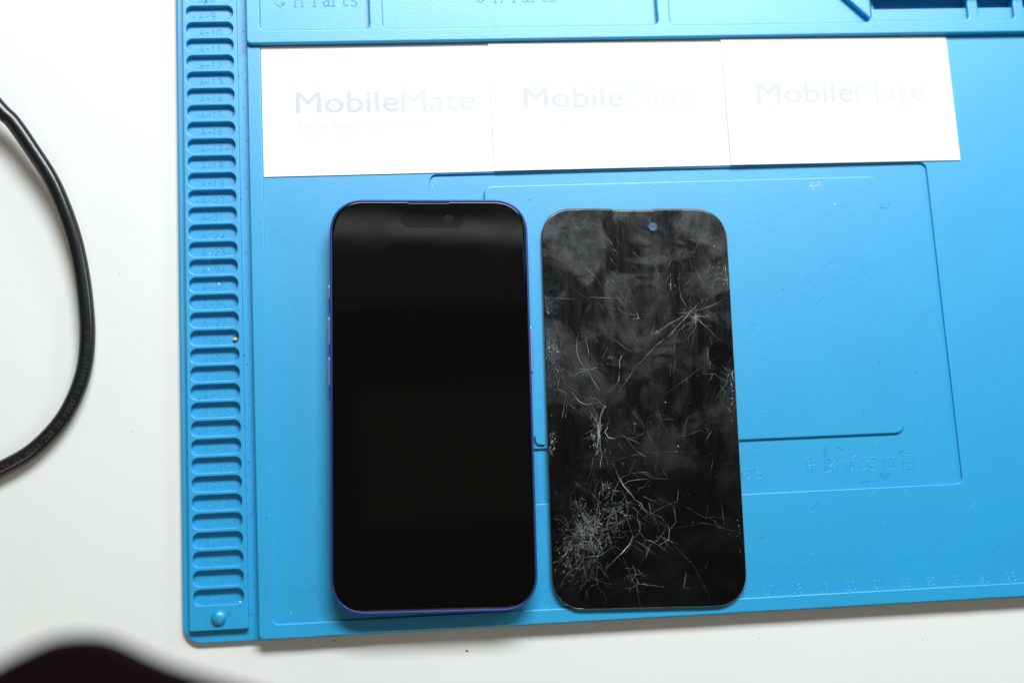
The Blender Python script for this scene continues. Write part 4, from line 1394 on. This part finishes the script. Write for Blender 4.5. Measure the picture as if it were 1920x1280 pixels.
# crushed glass: tiny angular flakes packed round the impact points
def flakes(name, spots, mat_):
    bm = bmesh.new()
    for cx, cy, sx, sy, n, ang in spots:
        for k in range(int(n * .42)):
            x, y = rc.gauss(cx, sx), rc.gauss(cy, sy)
            if not (-34.3 < x < 34.3 and abs(y) < 71): continue
            a = ang + rc.gauss(0, .55); l = abs(rc.gauss(0, .24)) + .05; wd = l * rc.uniform(.12, .4)
            d = Vector((math.cos(a), math.sin(a))); m = Vector((-d.y, d.x))
            c = Vector((x, y)); z = 1.476
            v = [bm.verts.new((*(c + d * l), z)), bm.verts.new((*(c + m * wd), z + rc.uniform(0, .05))), bm.verts.new((*(c - d * l * .7 - m * wd * .4), z))]
            f = bm.faces.new(v)
            if f.normal.z < 0: f.normal_flip()
    tag(finish(name, bm, mat_, pg), kind='stuff')
IMP = [(-22.5, -43, 3.0, 3.4, 190, -1.1), (-20, -47.5, 4.0, 4.0, 150, -1.1), (-27.5, -51, 4.0, 4.5, 130, -.95), (-14.5, -30.5, 2.0, 2.4, 60, 1.2), (-11.5, -40, 2.6, 2.6, 90, .6), (-17, -41, 4, 3, 80, .2), (-31.5, 20.5, 1.3, 1.8, 60, .3), (-31, 13, 1.6, 3.6, 50, 1.4), (-17, -12, 1.5, 4.2, 90, 1.5), (21.5, 31.5, .8, .9, 70, .8), (21.5, 31.5, 1.8, 1.8, 40, .8), (32, 47, 1.0, 2.2, 24, 1.3), (-32.5, -13, .6, 3, 36, 1.5), (33, 8, .8, 3, 20, 1.2), (-12, 16.5, 2.2, .8, 30, .1), (33.5, 46, .5, 4, 90, 1.4), (33.4, 5, .6, 5, 90, 1.3), (-33.6, 21, .6, 3, 90, 1.0), (-33.3, -13, .5, 3, 60, 1.5), (-33.4, 34, .5, 1.5, 40, .8), (33.3, -45, .4, 3, 36, 1.3), (31, 62, 1.2, 4, 30, 1.0)]
flakes('crushed_glass', IMP, CR['m'])
def facets(name, spots, mat_):
    bm = bmesh.new()
    for cx, cy, sx, sy, n, ang in spots:
        for k in range(n):
            x, y = rc.gauss(cx, sx), rc.gauss(cy, sy)
            if not (-34 < x < 34 and abs(y) < 70): continue
            a = ang + rc.gauss(0, .35); l = rc.uniform(.5, 1.5); wd = l * rc.uniform(.15, .5); m = rc.randint(3, 5)
            v = [bm.verts.new((x + l * math.cos(2 * math.pi * j / m + a * 0) * math.cos(a) - wd * math.sin(2 * math.pi * j / m) * math.sin(a), y + l * math.cos(2 * math.pi * j / m) * math.sin(a) + wd * math.sin(2 * math.pi * j / m) * math.cos(a), 1.4725 + .0001 * (len(bm.faces) % 9))) for j in range(m)]
            bm.faces.new(v)
    tag(finish(name, bm, mat_, pg), kind='stuff')
FAC = simple('milky_crushed_glass', (0.036, 0.041, 0.041), 0.45)[0]
facets('milky_facets', [(-22.5, -43, 2.6, 3.0, 46, -1.1), (-20, -48, 3.2, 3.4, 34, -1.15), (-27, -51, 3.4, 4, 24, -.95), (-11.5, -39.5, 2.2, 2.2, 20, .5), (-14.5, -31, 1.4, 1.8, 12, 1.2), (-31.8, 20.5, 1.0, 1.5, 14, .3), (-17, -11, 1.0, 3.5, 18, 1.5), (21.5, 31.5, .7, .7, 8, .8)], FAC)
flakes('crushed_glass', [(a, b, c * .7, d * .7, n * 3 // 5, e) for a, b, c, d, n, e in IMP], CR['b'])
flakes('glass_dust', [(a, b, c * 2.1, d * 2.1, n, e) for a, b, c, d, n, e in IMP[:6]], CR['f'])
# bright chipped glass specks
bm = bmesh.new()
for x, y, r in ((-11.6, 58.2, .22), (8.6, 0, .3), (-2.5, -37, .12), (12.5, -16, .3), (11.8, -18, .2), (-13.5, -1.4, .25)): dust(bm, x, y, r, 1.475)
tag(finish('glass_chips', bm, CR['b'], pg), kind='stuff')

# ------------------------------------------------------------------ cable
CP = [(-155.4, 103.6, 10.0), (-144.3, 89.6, 9.0), (-139.7, 84.6, 8.5), (-133.3, 74.7, 7.5), (-126.9, 63.9, 6.5), (-122.4, 53.1, 5.5), (-118.8, 41.3, 4.5), (-116.5, 29.6, 3.8), (-115.1, 17.9, 3.4), (-114.6, 6.3, 3.0), (-115.7, -5.2, 2.9), (-119.0, -15.5, 2.9), (-124.4, -24.8, 2.9), (-133.4, -33.8, 2.9), (-144.2, -39.8, 2.9), (-156.6, -45.7, 2.9)]
def catmull(P, n=10):
    P = [Vector(q) for q in P]; out = []
    for i in range(1, len(P) - 2):
        a, b, c, d = P[i - 1:i + 3]
        for k in range(n):
            t = k / n
            out.append(0.5 * ((2 * b) + (c - a) * t + (2 * a - 5 * b + 4 * c - d) * t * t + (3 * b - a - 3 * c + d) * t ** 3))
    return out
CP = [(-172, 124, 11)] + CP + [(-170, -50, 2.9)]
path = catmull(CP)
bm = bmesh.new(); rings = []
frames = []
for i, q in enumerate(path):
    d = (path[min(i + 1, len(path) - 1)] - path[max(i - 1, 0)]).normalized()
    s = d.cross(Vector((0, 0, 1))).normalized(); u = s.cross(d).normalized()
    frames.append((q, d, s, u))
    ring = []
    for k in range(28):
        a = 2 * math.pi * k / 28
        fl = 1 + .035 * math.cos(2 * a + .04 * i) * max(0, 1 - i / 60) - .05 * max(0, math.cos(a - 1.9)) ** 30 * max(0, 1 - i / 70)
        rr = 2.78 * fl
        ring.append(tuple(q + s * rr * math.cos(a) + u * rr * math.sin(a)))
    rings.append(ring)
loft(bm, rings, cap_top=True, cap_bottom=True); bmesh.ops.recalc_face_normals(bm, faces=bm.faces)
cable = finish('power_cable', bm, RUB)
tag(cable, 'black round power cable curving across the white desk', 'cable')
# moulded lettering along the lower half of the bend
bm = bmesh.new()
dist = [0.0]
for a, b in zip(path, path[1:]): dist.append(dist[-1] + (b - a).length)
def at(sd):
    i = min(max(next((k for k, v in enumerate(dist) if v > sd), len(dist) - 1), 1), len(dist) - 1)
    t = (sd - dist[i - 1]) / (dist[i] - dist[i - 1])
    return path[i - 1].lerp(path[i], t), frames[i]
txt = 'FL ML 7620856 D FK0BP 57.0X2/6600 66 57.0X2/6600'
end_s = min(range(len(path)), key=lambda k: abs(path[k].y - 7.5) + (0 if path[k].x > -116.5 else 50))
sd = dist[end_s]
for ch in txt:
    if ch != ' ' and sd < dist[-1] - 2:
        q, (_, d, s, u) = at(sd)
        nrm = (u * .96 - s * .28).normalized(); sid = nrm.cross(d).normalized()
        # letters read from the lower end of the bend upwards
        for st in G.get(ch, []):
            pr = None
            for a, b in st:
                pt = q + d * (1.1 - a * 1.7) + sid * (-(b - .5) * 1.55)
                rel = pt - q; off = rel - d * rel.dot(d)
                pos = q + d * rel.dot(d) + sid * off.dot(sid) + nrm * (math.sqrt(max(2.78 ** 2 - off.dot(sid) ** 2, 0)) + .07)
                if pr is not None:
                    t = (pos - pr)
                    if t.length > 1e-4:
                        m = t.normalized().cross(nrm) * .13
                        v = [bm.verts.new(c) for c in (pr + m, pos + m, pos + nrm * .12, pr + nrm * .12, pos - m, pr - m)]
                        bm.faces.new((v[0], v[1], v[2], v[3])); bm.faces.new((v[3], v[2], v[4], v[5]))
                pr = pos
    sd += 1.5
finish('embossed_lettering', bm, RUBT, cable)

# ------------------------------------------------------------------ strap close to the lens
so = [(-93.2, -109.9), (-86.2, -105.9), (-80.9, -102.8), (-77.3, -101.1), (-73.7, -99.6), (-70.1, -98.7), (-66.4, -98.7), (-62.8, -99.4), (-59.1, -101.1), (-55.5, -103.1), (-50.9, -105.2), (-46.3, -106.9), (-41.8, -108.4), (-33.5, -111.3), (-22.5, -116.9), (-20.9, -126.0), (-93.0, -121.4)]
sm = [(v.x, v.y) for v in catmull([(x, y, 0) for x, y in so[-1:] + so + so[:2]], 6)]
st = plate('camera_strap', sm, [], 246, 254, 2.2, STRAP, None, 4)
tag(st, 'out of focus black strap edge close to the lens, bottom left corner', 'strap')

# ------------------------------------------------------------------ crumbs, fibres, grit
bm = bmesh.new()
bmesh.ops.create_icosphere(bm, subdivisions=2, radius=.8)
for v in bm.verts: v.co = Vector((v.co.x * 1.2, v.co.y * .8, v.co.z * .7)) * (1 + .25 * noise.noise(v.co * 2)) + Vector((-62.9, 3.3, 2.6))
tag(finish('crumb', bm, CRUMB), 'tiny amber crumb in a numbered slot of the mat', 'crumb')
def fibre(pts, r, label):
    pth = catmull([pts[0]] + pts + [pts[-1]], 6); bm = bmesh.new(); rg = []
    for i, q in enumerate(pth):
        d = (pth[min(i + 1, len(pth) - 1)] - pth[max(i - 1, 0)]).normalized(); s = d.cross(Vector((0, 0, 1))).normalized(); u = s.cross(d)
        rg.append([tuple(q + s * r * math.cos(k * 1.047) + u * r * math.sin(k * 1.047)) for k in range(6)])
    loft(bm, rg, True, True); bmesh.ops.recalc_face_normals(bm, faces=bm.faces)
    tag(finish('fibre', bm, HAIR), label, 'fibre', 'stray fibres on the mat')
fibre([(42.8, -36.5, 5.0), (43.0, -38.5, 4.9), (44.0, -39.6, 4.8), (46.5, -39.8, 4.6)], .22, 'short black fibre hooked beside the shattered display edge')
fibre([(-61.6, 127.5, 3.4), (-61.9, 126.0, 3.6), (-63.6, 125.4, 3.4)], .16, 'dark curled fibre in a slot near the top of the mat')
fibre([(-71.6, 133.2, 2.6), (-71.0, 131.9, 3.2), (-72.0, 131.0, 4.25)], .2, 'dark hair lying across the slot strip at the top edge')
rd = random.Random(11)
def specks(name, mat_, label, pts):
    bm = bmesh.new()
    for x, y, z, r in pts:
        a = rd.uniform(0, 6.28); e = rd.uniform(1, 2.2)
        v = []
        for k in range(5):
            t = k * 1.2566; px, py = r * e * math.cos(t), r * math.sin(t)
            v.append(bm.verts.new((x + px * math.cos(a) - py * math.sin(a), y + px * math.sin(a) + py * math.cos(a), z - .02)))
        t = bm.verts.new((x, y, z + r * .7))
        for k in range(5): bm.faces.new((v[k], v[(k + 1) % 5], t))
    tag(finish(name, bm, mat_), label, 'grit', kind='stuff')
def level(x, y):
    if x < -60.2: return None
    if x < -57: return 2.0
    if x < -52: return 5.0
    if y > 119.9: return 4.3 if x < 170 else None
    if y > 113: return None
    if 63 < y and x < 215: return None
    if 29.5 < x < 179.7 and -40.8 < y < 57: return 4.3
    if 9.5 < x < 199.8 and -60.6 < y < 62.3: return 3.3
    if y < -97: return 5.0
    return 4.2
def clear(x, y):
    if -31 < x < 46 and -98 < y < 52: return False
    if 44 < x < 121 and -101 < y < 49: return False
    return True
dk, wh = [], []
while len(dk) < 210:
    x, y = rd.uniform(-60, 235), rd.uniform(-101, 131); z = level(x, y)
    if rd.random() < .30: x = rd.uniform(-59.8, -57.2); z = 2.0
    elif rd.random() < .12 and y > 114: x = rd.uniform(-50, 160); y = rd.uniform(120, 130); z = 4.3
    if z and clear(x, y): dk.append((x, y, z, rd.choice((.08, .1, .12, .14, .22))))
for n in range(9, 43):
    for k in range(rd.randint(0, 3)): dk.append((rd.uniform(-77, -63), slot_top(n) - rd.uniform(2.5, 5), 2.07, rd.uniform(.1, .22)))
while len(wh) < 60:
    x, y = rd.uniform(-60, 235), rd.uniform(-101, 131); z = level(x, y)
    if z and clear(x, y): wh.append((x, y, z, rd.choice((.06, .08, .1, .13))))
for k in range(22): wh.append((155.5 + rd.gauss(0, 1.4), 54.5 + rd.gauss(0, .8), 4.3, rd.uniform(.08, .26)))
for x, y, z, r in ((-72, 32.8, 2.1, .35), (-71.5, 35.5, 2.1, .28), (-71.9, 29.5, 2.1, .3), (-68.5, 24.0, 2.1, .35), (-62.8, -89.5, 2.1, .4), (10.2, 58.6, 3.3, .3), (55, 124.6, 4.3, .3), (74, 122.6, 4.3, .35), (-57.6, 117, 2.1, .25), (162.5, 46.8, 4.3, .35)): wh.append((x, y, z, r))
SCUFF_DARK = [([(131.6, 40.8), (132.0, 39.7)], 0.5), ([(138.9, 15.0), (139.5, 13.9)], 0.6), ([(152.0, 9.0), (153.4, 10.2), (154.9, 11.1)], 0.4), ([(154.5, 21.4), (157.7, 23.9), (161.1, 26.4)], 0.28), ([(169.3, 23.8), (171.2, 20.5), (172.7, 16.6)], 0.3), ([(147.9, 19.7), (149.9, 16.7)], 0.25), ([(179.5, 46.6), (183.3, 45.6)], 0.3), ([(150.1, -44.9), (149.2, -47.6), (150.6, -50.1)], 1.3), ([(153.9, -45.4), (156.6, -46.2)], 0.8), ([(169.2, -55.3), (171.2, -56.9), (172.9, -55.7)], 2.0), ([(176.9, -48.3), (179.2, -47.6)], 1.3), ([(141.6, -67.9), (145.0, -65.1)], 0.6), ([(164.9, -29.8), (165.5, -35.7)], 0.3), ([(161.9, -58.7), (165.7, -58.3)], 0.8)]
SCUFF_LIGHT = [([(123.3, 4.6), (127.0, 3.1), (130.6, 1.5)], 0.25), ([(160.5, -5.0), (162.3, -7.6)], 0.25), ([(181.4, 39.4), (183.3, 39.2)], 0.35), ([(167.5, 50.7), (168.2, 49.3)], 0.6), ([(164.1, -64.2), (165.6, -62.7), (167.2, -61.8)], 0.25), ([(176.7, -61.4), (180.4, -65.2)], 0.25), ([(202.4, -69.3), (204.4, -67.4)], 0.3), ([(139.5, -82.8), (141.5, -83.3)], 0.25)]
for nm, L, m_ in (('scuff_mark', SCUFF_DARK, SCUFD), ('scratch_mark', SCUFF_LIGHT, SCUFL)):
    for pts, wd in L:
        bm = bmesh.new()
        zz = level(*pts[0]) or 4.2
        q = catmull([(x, y, 0) for x, y in pts[:1] + pts + pts[-1:]], 5)
        P = [(v.x + rd.gauss(0, .05), v.y + rd.gauss(0, .05)) for v in q] + [pts[-1]]
        n = len(P); vs_ = []
        for i, c in enumerate(P):
            d = Vector(P[min(i + 1, n - 1)]) - Vector(P[max(i - 1, 0)]); d.normalize()
            ww = wd * (.25 + .75 * math.sin(math.pi * (i + .5) / n)) * rd.uniform(.7, 1.2) / 2
            vs_.append((bm.verts.new((c[0] - d.y * ww, c[1] + d.x * ww, zz + .012)), bm.verts.new((c[0] + d.y * ww, c[1] - d.x * ww, zz + .012))))
        for u, v in zip(vs_, vs_[1:]): bm.faces.new((u[0], u[1], v[1], v[0]))
        finish(nm, bm, m_, mat)
specks('dark_grit', DARKDUST, 'fine dark grit scattered over the blue mat', dk)
specks('white_flecks', WHITEDUST, 'white dust flecks scattered over the blue mat', wh)
specks('desk_specks', HAIR, 'small dark specks on the white desk', [(15, -110.5, .02, .32), (-104, 29.5, .02, .14), (-120, 42, .02, .12), (-90, -40, .02, .1), (-100, -28, .02, .15), (-31, -104.4, .02, .35), (120, -112, .02, .12), (180, -116, .02, .12)])
